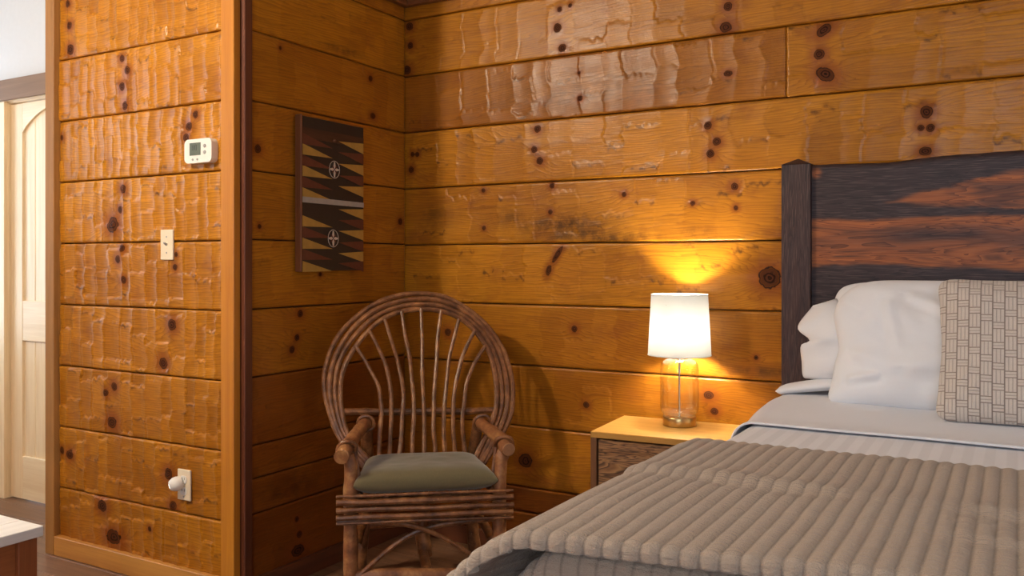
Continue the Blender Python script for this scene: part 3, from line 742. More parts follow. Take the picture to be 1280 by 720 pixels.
# rows taken from the photograph, left side (top half then bottom half)
for py, m in ((173,'bg_red'),(186,'bg_gold'),(200,'bg_red'),(213,'bg_gold'),(227,'bg_red'),(241,'bg_gold'),(276,'bg_gold'),(290,'bg_red'),(304,'bg_gold'),(318,'bg_red'),(333,'bg_gold')):
    tri(-1, zf(py, 379), pt, m)
for py, m in ((186,'bg_gold'),(199,'bg_red'),(213,'bg_gold'),(227,'bg_red'),(240,'bg_gold'),(268,'bg_gold'),(281,'bg_red'),(294,'bg_gold'),(308,'bg_red'),(321,'bg_gold'),(333,'bg_red')):
    tri(1, zf(py, 453), pt*1.02, m)
zl = zf(249, 377)
MB().prism([(-W_/2+0.004, zl-0.011), (-W_/2+0.004, zl+0.011), (W_/2-0.003, zl+0.008), (W_/2-0.003, zl-0.012)], 0, fx-0.001, fx+0.0012).build('middle_strip', M['bg_grey'], bgm)
for px, py in ((418, 212), (416.5, 298)):
    p = on_x(px, py, XF); cy, cz = p[1]-(ya+yb_)/2, p[2]-zb0
    em = MB(); em.tube([(fx+0.0006, cy+0.030*math.cos(a), cz+0.034*math.sin(a)) for a in np.linspace(0, 2*math.pi, 37)], 0.0012, 6)
    eo = em.build('emblem_ring', M['bg_white'], bgm)
    for kq in range(4):
        a = kq*math.pi/2; ca, sa = math.cos(a), math.sin(a); L = 0.026 if kq % 2 == 0 else 0.030
        pet = [(0.002, 0), (L*0.45, 0.006), (L, 0.003), (L, -0.003), (L*0.45, -0.006)]
        MB().prism([(cy+x*ca-y*sa, cz+x*sa+y*ca) for x, y in pet], 0, fx, fx+0.0013).build('petal', M['bg_white'], eo)
        pet = [(0.004, 0), (0.012, 0.0045), (0.022, 0.0), (0.012, -0.0045)]
        a += math.pi/4; ca, sa = math.cos(a), math.sin(a)
        MB().prism([(cy+x*ca-y*sa, cz+x*sa+y*ca) for x, y in pet], 0, fx, fx+0.001).build('small_petal', M['bg_red'], eo)
hk = MB().lathe([(0, 0.009), (0.004, 0.008), (0.007, 0.004), (0.0075, 0)], seg=14).build('nail_head', M['bg_edge'], bgm, smooth=True)
p = on_x(418, 176, XF); hk.location = (fx-0.001, p[1]-(ya+yb_)/2, p[2]-zb0); hk.rotation_euler = (0, math.pi/2, 0)

# ------------------------------------------------------------------ low chest at the left, whitewashed board top
CHZ = 0.45
cc_ = on_z(55, 657, CHZ)
ch = empty('low_chest', (cc_[0], cc_[1], 0))
tag(ch, 'low red-brown wooden chest with a whitewashed board top beside the door', 'chest')
CW, CD = 0.66, 0.95
nbd = 6; bw_ = 0.112
for q in range(nbd):
    MB().box((-bw_*(q+1)+0.001, -CD, CHZ-0.030), (-bw_*q-0.001, 0, CHZ), 0.002).build('top_board', M['white_boards'], ch)
e = 0.012
for (xa, ya2) in ((-e-0.055, -e-0.055), (-e-0.055, -CD+e), (-CW+e, -e-0.055), (-CW+e, -CD+e)):
    MB().box((xa, ya2, 0), (xa+0.055, ya2+0.055, CHZ-0.0305), 0.002).build('corner_post', M['chest_post'], ch)
MB().box((-e-0.04, -CD+e+0.056, 0.06), (-e-0.015, -e-0.056, CHZ-0.031)).build('side_panel', M['chest_wood'], ch)
MB().box((-CW+e+0.015, -CD+e+0.056, 0.06), (-CW+e+0.04, -e-0.056, CHZ-0.031)).build('side_panel', M['chest_wood'], ch)
MB().box((-CW+e+0.056, -e-0.04, 0.06), (-e-0.056, -e-0.015, CHZ-0.031)).build('end_panel', M['chest_wood'], ch)
MB().box((-CW+e+0.056, -CD+e+0.015, 0.06), (-e-0.056, -CD+e+0.04, CHZ-0.031)).build('end_panel', M['chest_wood'], ch)

# ------------------------------------------------------------------ bent-twig armchair
CF = np.array([-1.75, 2.437]); CR = math.atan2(0.384, 0.468)
chair = empty('twig_armchair', (CF[0], CF[1], 0), CR)
tag(chair, 'rustic bent-twig armchair with a round hooped back in the corner', 'chair')
def chair_px(px, py, y0, k=0.0, zr=0.0):
    d = ray(px, py); c, s = math.cos(CR), math.sin(CR)
    o = np.array([-CF[0], -CF[1]]); ol = np.array([o[0]*c+o[1]*s, -o[0]*s+o[1]*c, CAM_H])
    dl_ = np.array([d[0]*c+d[1]*s, -d[0]*s+d[1]*c, d[2]])
    # y = y0 + k*(z-zr)
    t_ = (y0+k*(ol[2]-zr)-ol[1])/(dl_[1]-k*dl_[2])
    return ol+dl_*t_
BK = dict(y0=0.365, k=0.346, zr=0.70)
bp = lambda a, b: chair_px(400+a/3.6, 360+b/3.6, **BK)
twig_seed = [0]
def twig(name, pts, r, mat='bark', seg=8, n=36, par=chair, jit=0.06, knots=True):
    twig_seed[0] += 1
    P = catmull(pts, n) if len(pts) > 2 else resample(pts, n)
    rg = np.random.default_rng(twig_seed[0])
    R = np.interp(np.linspace(0, 1, n), np.linspace(0, 1, len(np.atleast_1d(r))), np.atleast_1d(r)).astype(float) if not np.isscalar(r) else np.full(n, r)
    R = R*(1+0.05*vnoise(np.arange(n)*0.35, np.zeros(n), twig_seed[0]))
    if knots:
        for i in rg.choice(n, max(1, n//9), replace=False): R[i] *= 1.14
    P = P + np.stack([vnoise(np.arange(n)*0.22, np.full(n, k*3.3), twig_seed[0]+50) for k in range(3)], 1)*r_scale(r)*0.25
    return MB().tube(P, R, seg).build(name, M[mat], par, smooth=True)
def r_scale(r): return float(np.mean(r))
outer = [(262,880),(190,800),(95,690),(40,560),(18,440),(30,340),(75,230),(150,140),(250,70),(370,32),(470,26),(570,43),(680,105),(770,190),(830,290),(864,400),(866,500),(846,600),(750,770),(690,860)]
inner = [(300,890),(240,800),(135,670),(98,550),(90,440),(108,350),(163,255),(240,168),(330,115),(430,95),(530,100),(620,132),(700,197),(758,280),(788,380),(796,480),(780,580),(700,770),(655,870)]
Po = resample(catmull([bp(*q) for q in outer], 120), 60); Pi = resample(catmull([bp(*q) for q in inner], 120), 60)
for k in range(4):
    P = Po+(Pi-Po)*k/3.0
    P[:, 1] -= 0.004*(k % 2)
    twig('back_hoop', P, 0.0100, n=60)
sp = [[(160,262),(205,330),(245,400),(270,470),(275,550),(268,650),(262,800)], [(220,188),(260,265),(295,340),(315,440),(322,560),(318,640),(308,800)],
      [(290,140),(330,260),(355,360),(375,470),(372,560),(362,680),(352,800)], [(368,105),(385,220),(405,330),(415,440),(422,560),(417,680),(412,800)],
      [(453,92),(460,220),(460,380),(465,560),(467,690),(468,800)], [(545,105),(528,220),(520,360),(510,500),(510,620),(515,720),(520,800)],
      [(624,142),(595,250),(575,350),(560,500),(555,620),(557,720),(560,800)], [(694,192),(645,290),(620,380),(603,480),(600,620),(605,720),(610,800)],
      [(742,258),(690,345),(655,440),(645,540),(640,620),(650,720),(655,800)]]
for q in sp:
    P = np.array([bp(*a) for a in q]); P[:, 1] -= 0.012
    twig('back_spindle', P, (0.0072, 0.0085, 0.0088), n=34)
ra, rb = bp(105, 562), bp(785, 553); ra[1] += 0.012; rb[1] += 0.012
twig('back_rail', [ra, (ra+rb)/2, rb], 0.0135, n=30)
# arms, legs
arm_f = [chair_px(428, 570, -0.035), chair_px(636, 562, -0.035)]
arm_b = [chair_px(459, 527, 0.27), chair_px(600, 526, 0.27)]
leg_p = [chair_px(437, 650, 0.015), chair_px(624, 645, 0.015)]
for q in range(2):
    f, b = arm_f[q], arm_b[q]
    a = twig('arm', [f, f*0.5+b*0.5+np.array([0, 0, 0.004]), b], (0.0245, 0.0235, 0.020), 'log', 14, 18)
    d = (f-b)/np.linalg.norm(f-b)
    MB().tube([f-d*0.001, f+d*0.0015], [0.0235, 0.0215], 14).build('cut_end', M['log_end'], a)
    lx, ly = leg_p[q][0], 0.015
    tq = (ly-f[1])/(b[1]-f[1]); top = f+(b-f)*tq
    twig('front_leg', [(lx, ly, 0.0), (lx, ly, 0.25), (lx*0.99+top[0]*0.01, ly, 0.5), (top[0], ly, top[2]-0.012)], (0.0235, 0.0245, 0.022), 'log', 12, 20)
    # thin loop tying arm and leg
    cen = f+(b-f)*0.17; u1 = np.array([1, 0, 0]); u2 = np.array([0, -0.35, 0.94])
    lp = [cen+0.031*(u1*math.cos(t)+u2*math.sin(t)) for t in np.linspace(-0.5, math.pi+0.4, 12)]
    s_ = 1 if q == 0 else -1
    lp = [np.array([cen[0]+s_*(p[0]-cen[0]), p[1], p[2]]) for p in lp]
    lp = [np.array([cen[0]+s_*0.040, cen[1]-0.005, cen[2]-0.10])]+lp
    twig('tie_loop', lp, 0.0075, n=30)
    cen = f+(b-f)*0.93
    twig('tie_loop', [cen+0.030*(u1*math.cos(t)+np.array([0, -0.2, 0.97])*math.sin(t)) for t in np.linspace(0, 2*math.pi, 16)], 0.0065, n=30)
    bx = (-0.20, 0.20)[q]
    ang = 0.03*(1 if q else -1)
    twig('back_leg', [(bx+ang, 0.47, 0), (bx+ang*0.3, 0.42, 0.22), (bx, 0.36, 0.42), (arm_b[q][0], arm_b[q][1]+0.02, arm_b[q][2])], (0.025, 0.024, 0.021), 'bark', 12, 22)
# apron of horizontal sticks
rowsA = [(621.5, 613.0, 0.0050), (629.0, 621.0, 0.0105), (638.6, 631.0, 0.0095), (648.0, 639.6, 0.0100), (655.0, 646.5, 0.0052)]
for (l, r_, rad) in rowsA:
    A_ = chair_px(420.5, l, -0.02); B_ = chair_px(641.5, r_, -0.02)
    s = twig('apron_stick', [A_, (A_+B_)/2+np.array([0, 0, 0.001]), B_], rad, n=26)
    MB().tube([A_-np.array([0.0012, 0, 0]), A_+np.array([0.0005, 0, 0])], rad*0.93, 10).build('cut_end', M['log_end'], s)
# crossing braces
twig('brace', [chair_px(421, 654, -0.012), chair_px(472, 651, -0.008), chair_px(528, 661, -0.004), chair_px(575, 684, -0.004), chair_px(612, 709, 0.0), chair_px(640, 735, 0.005)], 0.0085, n=36)
twig('brace', [chair_px(430, 735, 0.012), chair_px(452, 716, 0.010), chair_px(500, 676, 0.012), chair_px(540, 659, 0.012), chair_px(590, 651, 0.006), chair_px(640, 646, -0.002)], 0.0085, n=36)
# stretchers and middle post
fs = [chair_px(440, 719, 0.015), chair_px(622, 715, 0.015)]
twig('stretcher', fs, 0.020, 'log', 12, 20)
twig('stretcher', [(-0.20, 0.435, 0.20), (0.0, 0.44, 0.205), (0.20, 0.435, 0.20)], 0.019, 'bark', 12, 20)
zst = fs[0][2]*0.5+fs[1][2]*0.5
twig('stretcher', [(-0.235, 0.02, zst+0.10), (-0.2, 0.42, zst+0.12)], 0.016, 'bark', 10, 14)
twig('stretcher', [(0.235, 0.02, zst+0.10), (0.2, 0.42, zst+0.12)], 0.016, 'bark', 10, 14)
twig('stretcher', [(0.005, 0.03, zst+0.005), (0.0, 0.24, zst+0.02), (0.0, 0.44, 0.20)], 0.018, 'bark', 12, 16)
twig('middle_post', [(0.012, 0.20, zst), (0.002, 0.20, 0.28), (0.0, 0.20, 0.405)], (0.024, 0.021), 'bark', 12, 16)
# seat rails and slats
twig('seat_rail', [(-0.25, 0.02, 0.40), (0.25, 0.02, 0.40)], 0.016, 'bark', 10, 14)
twig('seat_rail', [(-0.22, 0.345, 0.405), (0.22, 0.345, 0.405)], 0.016, 'bark', 10, 14)
for q in range(11):
    xq = -0.225+0.045*q
    twig('seat_slat', [(xq, 0.0, 0.424), (xq*0.93, 0.17, 0.424), (xq*0.86, 0.35, 0.427)], 0.0095, 'bark', 8, 14)

# seat cushion, a thing of its own
cz = 0.434
def world(p):
    c, s = math.cos(CR), math.sin(CR); return (CF[0]+p[0]*c-p[1]*s, CF[1]+p[0]*s+p[1]*c, p[2])
cush = empty('seat_cushion', (*world((0, 0.16, cz))[:2], cz), CR)
tag(cush, 'olive green cloth seat cushion tied onto the twig armchair', 'cushion')
def pillow_mesh(name, w_, h_, t_, mat, par, p=2.6, q=0.55, nu=48, nv=40, corner=0.03, wrinkle=0.0, seed=1, taper=0.0, flat=0.0, puff=None):
    """closed cushion: two grids joined at the rim, lying in local x (width) / y (height), thickness along z"""
    u = np.sin(np.linspace(-1, 1, nu)*math.pi/2); v = np.sin(np.linspace(-1, 1, nv)*math.pi/2)
    U, V = np.meshgrid(u, v, indexing='ij')
    cx = 1-corner*(1-np.abs(V)**2)*np.abs(U)**3; cy = 1-corner*(1-np.abs(U)**2)*np.abs(V)**3
    X = U*w_/2*cx*(1-taper*V); Y = V*h_/2*cy
    T = ((1-np.abs(U)**p)*(1-np.abs(V)**p))**q*t_/2
    if puff is not None: T = T*puff(U, V)
    mbx = MB()
    lay = []
    for sgn in (1, -1):
        wv = wrinkle*(vnoise(U*3.1+7, V*2.3+3, seed+sgn)*0.7+vnoise(U*6.3+2, V*5.7, seed+4+sgn)*0.45+vnoise(U*2+V*5, V*3-U*6+9, seed+9)*0.6)*np.sqrt(np.clip((1-U**2)*(1-V**2), 0, 1))
        Zc = sgn*T*(1.0 if sgn > 0 else 1-flat)+wv*(1 if sgn > 0 else 0.3)
        lay.append(np.stack([X, Y, Zc], -1))
    n, m = U.shape
    vv = list(lay[0].reshape(-1, 3)); idx0 = np.arange(n*m).reshape(n, m); idx1 = idx0.copy()
    for i in range(1, n-1):
        for j in range(1, m-1):
            idx1[i, j] = len(vv); vv.append(lay[1][i, j])
    ff = []; uvs = {}
    for i in range(n-1):
        for j in range(m-1):
            ff.append((idx0[i, j], idx0[i+1, j], idx0[i+1, j+1], idx0[i, j+1]))
            ff.append((idx1[i, j], idx1[i, j+1], idx1[i+1, j+1], idx1[i+1, j]))
    vv = np.array(vv)
    me = bpy.data.meshes.new(name); me.from_pydata([tuple(map(float, a)) for a in vv], [], [tuple(int(k) for k in a) for a in ff])
    me.polygons.foreach_set('use_smooth', [True]*len(me.polygons))
    l = me.uv_layers.new(name='UVMap')
    for lp in me.loops:
        c = vv[lp.vertex_index]; l.data[lp.index].uv = (c[0]+5.0, c[1]+5.0)
    me.update()
    return link(name, me, mat, par)
pm = pillow_mesh('cover', 0.450, 0.325, 0.092, M['cushion'], cush, p=7, q=0.42, corner=0.02, wrinkle=0.003, seed=3, taper=0.09, flat=0.15)
pm.location = (0, -0.022, 0.030)
MB().tube(catmull([(-0.215, 0.135, 0.036), (-0.24, 0.16, 0.05), (-0.235, 0.20, 0.06), (-0.255, 0.17, 0.045), (-0.27, 0.19, 0.02)], 20), 0.005, 6).build('tie', M['cushion'], cush, smooth=True)
MB().tube(catmull([(0.205, 0.135, 0.036), (0.225, 0.16, 0.05), (0.215, 0.20, 0.075), (0.235, 0.17, 0.06), (0.25, 0.19, 0.03)], 20), 0.005, 6).build('tie', M['cushion'], cush, smooth=True)

# ------------------------------------------------------------------ nightstand and lamp
NZ = 0.624
nc = on_z(738, 539, NZ)
NR = math.radians(3.6); NW, ND = 0.50, 0.355
ns = empty('nightstand', (nc[0], nc[1], 0), NR)
tag(ns, 'wooden nightstand with a honey top and dark grained drawer between bed and armchair', 'nightstand')
MB().box((0, 0, NZ-0.022), (NW, ND, NZ), 0.002).build('top', M['night_top'], ns)
MB().box((0.0, 0.001, 0.10), (0.022, ND, NZ-0.0225), 0.0015).build('side_panel', M['night_side'], ns)
MB().box((NW-0.022, 0.001, 0.10), (NW, ND, NZ-0.0225), 0.0015).build('side_panel', M['night_side'], ns)
MB().box((0.0225, ND-0.015, 0.10), (NW-0.0225, ND, NZ-0.0225)).build('back_panel', M['night_side'], ns)
MB().box((0.0225, 0.006, 0.10), (NW-0.0225, ND-0.016, 0.12)).build('bottom_panel', M['night_side'], ns)
for za, zb in ((0.125, 0.355), (0.362, NZ-0.028)):
    d = MB().box((0.026, 0.008, za), (NW-0.026, 0.030, zb), 0.002).build('drawer', M['drawer'], ns)
    kb = MB().lathe([(0, 0.022), (0.011, 0.021), (0.013, 0.015), (0.006, 0.008), (0.006, 0)], seg=16).build('knob', M['brass'], d, smooth=True)
    kb.location = (NW/2, 0.008, (za+zb)/2); kb.rotation_euler = (math.pi/2, 0, 0)
for xa, ya2 in ((0.0, 0.001), (NW-0.035, 0.001), (0.0, ND-0.035), (NW-0.035, ND-0.035)):
    MB().box((xa, ya2, 0), (xa+0.035, ya2+0.035, 0.0995), 0.002).build('leg', M['night_side'], ns)

LY = 3.045
lc = on_y(849.3, 531, LY)
lamp = empty('table_lamp', (lc[0], lc[1], NZ))
tag(lamp, 'lit table lamp with a white linen drum shade and clear glass jar base', 'lamp')
MB().lathe([(0, 0.0005), (0.0585, 0.0005), (0.0595, 0.002), (0.0595, 0.030), (0.058, 0.033), (0, 0.033)], seg=48).build('base', M['brass'], lamp, smooth=True)
gp = [(0.0, 0.035), (0.045, 0.035), (0.058, 0.040), (0.0665, 0.052), (0.069, 0.068), (0.069, 0.205), (0.0665, 0.222), (0.058, 0.234), (0.044, 0.240), (0.030, 0.2425)]
MB().lathe(gp, seg=48).build('glass_body', M['glass'], lamp, smooth='all')
MB().tube([(0, 0, 0.0335), (0, 0, 0.262)], 0.0035, 12).build('rod', M['chrome'], lamp, smooth=True)
MB().lathe([(0, 0.243), (0.031, 0.243), (0.031, 0.250), (0.016, 0.254), (0.012, 0.262), (0.017, 0.264), (0.017, 0.305), (0, 0.305)], seg=28).build('socket', M['chrome'], lamp, smooth=True)
bo = MB().lathe([(0.0, 0.305), (0.012, 0.306), (0.014, 0.318), (0.022, 0.332), (0.028, 0.350), (0.027, 0.366), (0.018, 0.380), (0, 0.386)], seg=20).build('bulb', M['bulb'], lamp, smooth='all')
ZS0, ZS1 = 0.255, 0.474
ang = np.linspace(0, 2*math.pi, 65); hz = np.linspace(0, 1, 9)
AA, HH = np.meshgrid(ang, hz, indexing='ij'); RR = 0.1135+(0.1015-0.1135)*HH
grid_mesh('shade', np.stack([RR*np.cos(AA), RR*np.sin(AA), ZS0+(ZS1-ZS0)*HH], -1), M['shade'], lamp, uv=np.stack([AA/6.283, HH], -1))
M['shade_trim'] = mat_plain('white_shade_trim', (0.72, 0.72, 0.72), 0.7)
for zz, rr in ((ZS0, 0.1135), (ZS1, 0.1015)):
    MB().tube([(rr*math.cos(a), rr*math.sin(a), zz) for a in np.linspace(0, 2*math.pi, 49)], 0.0016, 6, caps=False).build('shade_trim', M['shade_trim'], lamp, smooth=True)
for kq in range(3):
    a = kq*2*math.pi/3+0.4; MB().tube([(0.016*math.cos(a), 0.016*math.sin(a), 0.300), (0.104*math.cos(a), 0.104*math.sin(a), 0.44)], 0.0012, 6).build('shade_spoke', M['chrome'], lamp)

# ------------------------------------------------------------------ bed
HBL, HBR = -0.710, 0.850            # headboard outer edges
bed = empty('bed', ((HBL+HBR)/2, 2.1, 0))
tag(bed, 'bed with a tall dark rosewood headboard with a live top edge', 'bed')
BX, BY = (HBL+HBR)/2, 2.1
def bl(p): return (p[0]-BX, p[1]-BY, p[2])
pz = on_y(995, 205, 3.09)[2]
for xa in (HBL, HBR-0.098):
    mb_ = MB().box(bl((xa, 3.09, 0)), bl((xa+0.098, 3.165, pz)), 0.002)
    mb_.add([bl(p) for p in ((xa, 3.09, pz), (xa+0.098, 3.09, pz), (xa+0.098, 3.165, pz), (xa, 3.165, pz), (xa+0.049, 3.127, pz+0.022))], [(0, 1, 4), (1, 2, 4), (2, 3, 4), (3, 0, 4)])
    mb_.build('headboard_post', M['rose_z'], bed, fix=False)
# panel with its wavy top edge
pts = [(1015, 205.5), (1040, 204.5), (1075, 204), (1110, 202.5), (1135, 199.5), (1160, 196), (1200, 193), (1240, 190), (1280, 187.5)]
tx = np.array([on_y(px, py, 3.112)[[0, 2]] for px, py in pts])
tx = np.vstack([tx, [[0.25, tx[-1][1]+0.004], [0.45, tx[-1][1]-0.004], [0.62, tx[-1][1]-0.025], [0.76, tx[-1][1]-0.030]]])
xv = np.linspace(HBL+0.0985, HBR-0.0985, 240); zt = np.interp(xv, tx[:, 0], tx[:, 1])
zt = zt+0.0012*vnoise(xv/0.05, xv*0, 5)
nv = 150
X_ = np.repeat(xv[:, None], nv, 1); tt_ = np.linspace(0, 1, nv)[None, :]
Z_ = 0.55+(zt[:, None]-0.55)*tt_
# heartwood streaks: two orange flames in near-black sapwood
zw = Z_+0.014*vnoise(X_/0.22, Z_/0.10, 21)+0.007*vnoise(X_/0.09, Z_/0.012, 22)+0.003*vnoise(X_/0.03, Z_/0.006, 24)
f1x = sstep(on_y(1095, 260, 3.112)[0], on_y(1290, 260, 3.112)[0], X_)
zc1 = 1.425+0.01*f1x; o1 = sstep(0, 0.016, 0.004+0.058*np.sqrt(f1x)*f1x**0.2-np.abs(zw-zc1-0.012*f1x))*sstep(0.0, 0.02, f1x)*(0.75+0.35*vnoise(X_/0.15, Z_/0.012, 25))
zb_, zt_ = 1.205, 1.360
o2 = sstep(zb_-0.008, zb_+0.006, zw)*(1-sstep(zt_-0.008, zt_+0.012, zw))
inn = np.exp(-((zw-1.285)/0.042)**2)*(0.70+0.55*vnoise(X_/0.16, Z_/0.06, 23))
o2 = o2*(1-0.88*np.clip(inn, 0, 1))
org = np.clip(np.maximum(o1, o2), 0, 1)
kx = on_y(1020, 216, 3.112); org = np.maximum(org, 0.8*np.exp(-(np.hypot(X_-kx[0], Z_-kx[2])/0.018)**4))
yfront = 3.110+0.012*np.exp(-(zt[:, None]-Z_)/0.006)*np.ones_like(X_)
P = np.stack([X_-BX, yfront-BY, Z_], -1)
P = np.concatenate([P, np.stack([X_[:, -1:]-BX, np.full((240, 1), 3.155-BY), Z_[:, -1:]], -1), np.stack([X_[:, :1]-BX, np.full((240, 1), 3.155-BY), Z_[:, :1]], -1), P[:, :1]], 1)
org = np.concatenate([org, org[:, -1:], org[:, :1], org[:, :1]], 1)
grid_mesh('headboard_panel', P, M['rose_x'], bed, attrs=dict(orange=org), flip=True)
MT = 0.722                            # mattress top
MXL, MXR, MYF, MYH = HBL+0.03, HBR-0.03, 1.30, 3.085
for xa in (HBL+0.015, HBR-0.045): MB().box(bl((xa, 1.25, 0.24)), bl((xa+0.03, 3.089, 0.40)), 0.003).build('side_rail', M['rose_z'], bed)
for xa in (HBL+0.02, HBR-0.10):
    MB().box(bl((xa, 1.25, 0)), bl((xa+0.08, 1.33, 0.239)), 0.003).build('leg', M['rose_z'], bed)
MB().box(bl((MXL+0.03, MYF+0.08, 0.40)), bl((MXR-0.03, MYH, MT)), 0.04).build('mattress', M['white_sheet'], bed)

def wrap(q, lo, hi, r):
    q = np.asarray(q, float); a = q.copy(); drop = np.zeros_like(q)
    for sgn, e_ in ((-1, lo), (1, hi)):
        d = (q-e_)*sgn+r; m1 = (d > 0) & (d <= r*math.pi/2); m2 = d > r*math.pi/2
        a[m1] = e_-sgn*r+sgn*r*np.sin(d[m1]/r); drop[m1] = r*(1-np.cos(d[m1]/r))
        a[m2] = e_; drop[m2] = r+d[m2]-r*math.pi/2
    return a, drop
def tidy(a):
    a = np.sort(a); keep = [a[0]]
    for v in a[1:]:
        if v-keep[-1] > 0.0024: keep.append(v)
    return np.array(keep)
def drape(q, t, top, lo, hi, r, foot, rf, flare=None):
    Q, T = np.meshgrid(tidy(q), tidy(t), indexing='ij')
    xq, dq = wrap(Q, lo, hi, r); yt, dt = wrap(T, foot, 99.0, rf)
    if flare is not None:
        fl = flare(T); xq = xq+np.where(Q < 0, -1, 1)*fl*np.clip(dq-r*0.35, 0, None); dq = dq*(1-0.25*np.clip(fl, 0, 1))
    z = top-dq-dt
    return Q, T, np.stack([xq, yt, z], -1)
def offset(P, d):
    du = np.gradient(P, axis=0); dv = np.gradient(P, axis=1); N = np.cross(du, dv); N /= np.linalg.norm(N, axis=-1, keepdims=True)+1e-9
    return P+N*d[..., None]
def cloth(name, P, mat, thick, par, attrs=None):
    o = grid_mesh(name, P, mat, par, attrs=attrs, flip=True)
    md = o.modifiers.new('thickness', 'SOLIDIFY'); md.thickness = thick; md.offset = -1
    return o
# white coverlet
q = np.r_[np.arange(MXL-0.36, MXL-0.06, 0.03), np.arange(MXL-0.06, MXL+0.12, 0.01), np.arange(MXL+0.12, MXR-0.1, 0.03), np.arange(MXR-0.1, MXR+0.08, 0.012), np.arange(MXR+0.08, MXR+0.36, 0.03)]
tt2 = np.arange(1.48, 2.62, 0.03)
Q, T, P = drape(q, tt2, MT+0.036, MXL-0.014, MXR+0.014, 0.075, -9, 0.05)
P = offset(P, 0.002*vnoise(Q/0.25, T/0.2, 31))
cv = cloth('white_coverlet', P, M['coverlet'], 0.012, None)
tag(cv, 'white striped coverlet spread over the bed under the taupe quilt', 'bedspread')
# folded top sheet
tt3 = np.r_[np.arange(2.43, 2.458, 0.004), np.arange(2.458, 3.08, 0.02)]
Q, T, P = drape(q, tt3, MT+0.047, MXL-0.022, MXR+0.022, 0.066, -9, 0.05)
P[..., 2] += 0.022*sstep(2.5, 2.85, T)
P[..., 1] += 0.022*(Q-(-0.2))*-0.45+0.006*vnoise(Q/0.3, Q*0, 8)
P[..., 2] += 0.003*np.exp(-((T-2.443)/0.02)**2)*(0.6+0.6*vnoise(Q/0.22, Q*0, 33))
P = offset(P, 0.003*vnoise(Q/0.35, T/0.12, 35)+0.0025*vnoise(Q/0.12+T*3, T/0.3, 36)*sstep(2.45, 2.8, T))
P[..., 1] = np.minimum(P[..., 1], 3.075)
ts = cloth('top_sheet', P, M['white_sheet'], 0.006, None)
tag(ts, 'white top sheet folded back below the pillows', 'sheet')
# quilt: a folded upper layer over a lower layer that hangs at the foot
RIB = 0.0287
quilt = empty('taupe_quilt', (BX, MYF, MT+0.03))
tag(quilt, 'taupe channel-stitched quilt folded across the foot of the bed', 'quilt')
def ribs(Q, amp): 
    ph = np.abs(np.sin(math.pi*Q/RIB)); return amp*(ph**0.55), ph
q = np.arange(MXL-0.34, MXR+0.34, RIB/8)
YF = MYF-0.078
tt4 = np.r_[np.arange(YF-0.017, YF+0.05, 0.0035), np.arange(YF+0.05, 2.058, 0.014), np.arange(2.046, 2.060, 0.005)]
flare = lambda T: 0.12+0.75*(1-sstep(YF-0.05, 1.75, T))
Q, T, P = drape(q, tt4, MT+0.065, MXL-0.046, MXR+0.046, 0.065, YF, 0.012, flare)
P[..., 1] += 0.16*np.clip(Q+0.50, -0.2, 0.36)*(1-sstep(YF, YF+0.45, T))
h, ph = ribs(Q, 0.0070)
h = h*(1-0.65*sstep(2.0, 2.05, T))
xs = 1.668-0.03*(Q+0.3)
crease = 0.010*np.exp(-((T-xs-0.03)/0.035)**2)-0.009*np.exp(-((T-xs+0.012)/0.022)**2)
crease += (0.006*np.exp(-((T-1.50+0.05*Q)/0.03)**2)-0.005*np.exp(-((T-1.455+0.05*Q)/0.02)**2))*sstep(-0.45, 0.0, Q)
crease *= 0.62+0.5*vnoise(Q/0.12, T/0.5, 41)
soft = 0.004*vnoise(Q/0.2, T/0.18, 42)
end = sstep(2.060, 2.035, T)
P = offset(P, (h*(0.35+0.65*(1-end))+crease+soft) if False else (h+crease+soft))
P[..., 1] += 0.02*(-(Q+0.35))*0.6*sstep(1.7, 2.06, T)+0.0035*np.cos(2*math.pi*Q/RIB)*sstep(2.02, 2.06, T)*-1
Pl = P-np.array([BX, MYF, MT+0.03])
cloth('upper_layer', Pl, M['quilt'], 0.022, quilt, attrs=dict(groove=ph))
tt5 = np.r_[np.arange(MYF-0.36, MYF-0.06, 0.02), np.arange(MYF-0.06, MYF+0.1, 0.008), np.arange(MYF+0.1, 1.5, 0.05)]
Q, T, P = drape(q[::1], tt5, MT+0.030, MXL-0.016, MXR+0.016, 0.07, MYF-0.016, 0.03, lambda T: 0.10+0.55*(1-sstep(YF-0.05, 1.6, T)))
h, ph = ribs(Q, 0.006)
P[..., 1] += 0.16*np.clip(Q+0.50, -0.2, 0.36)*(1-sstep(YF, YF+0.45, T))-0.02
P = offset(P, h-0.008+0.004*vnoise(Q/0.2, T/0.2, 44))
Pl = P-np.array([BX, MYF, MT+0.03])
cloth('lower_layer', Pl, M['quilt'], 0.006, quilt, attrs=dict(groove=ph))

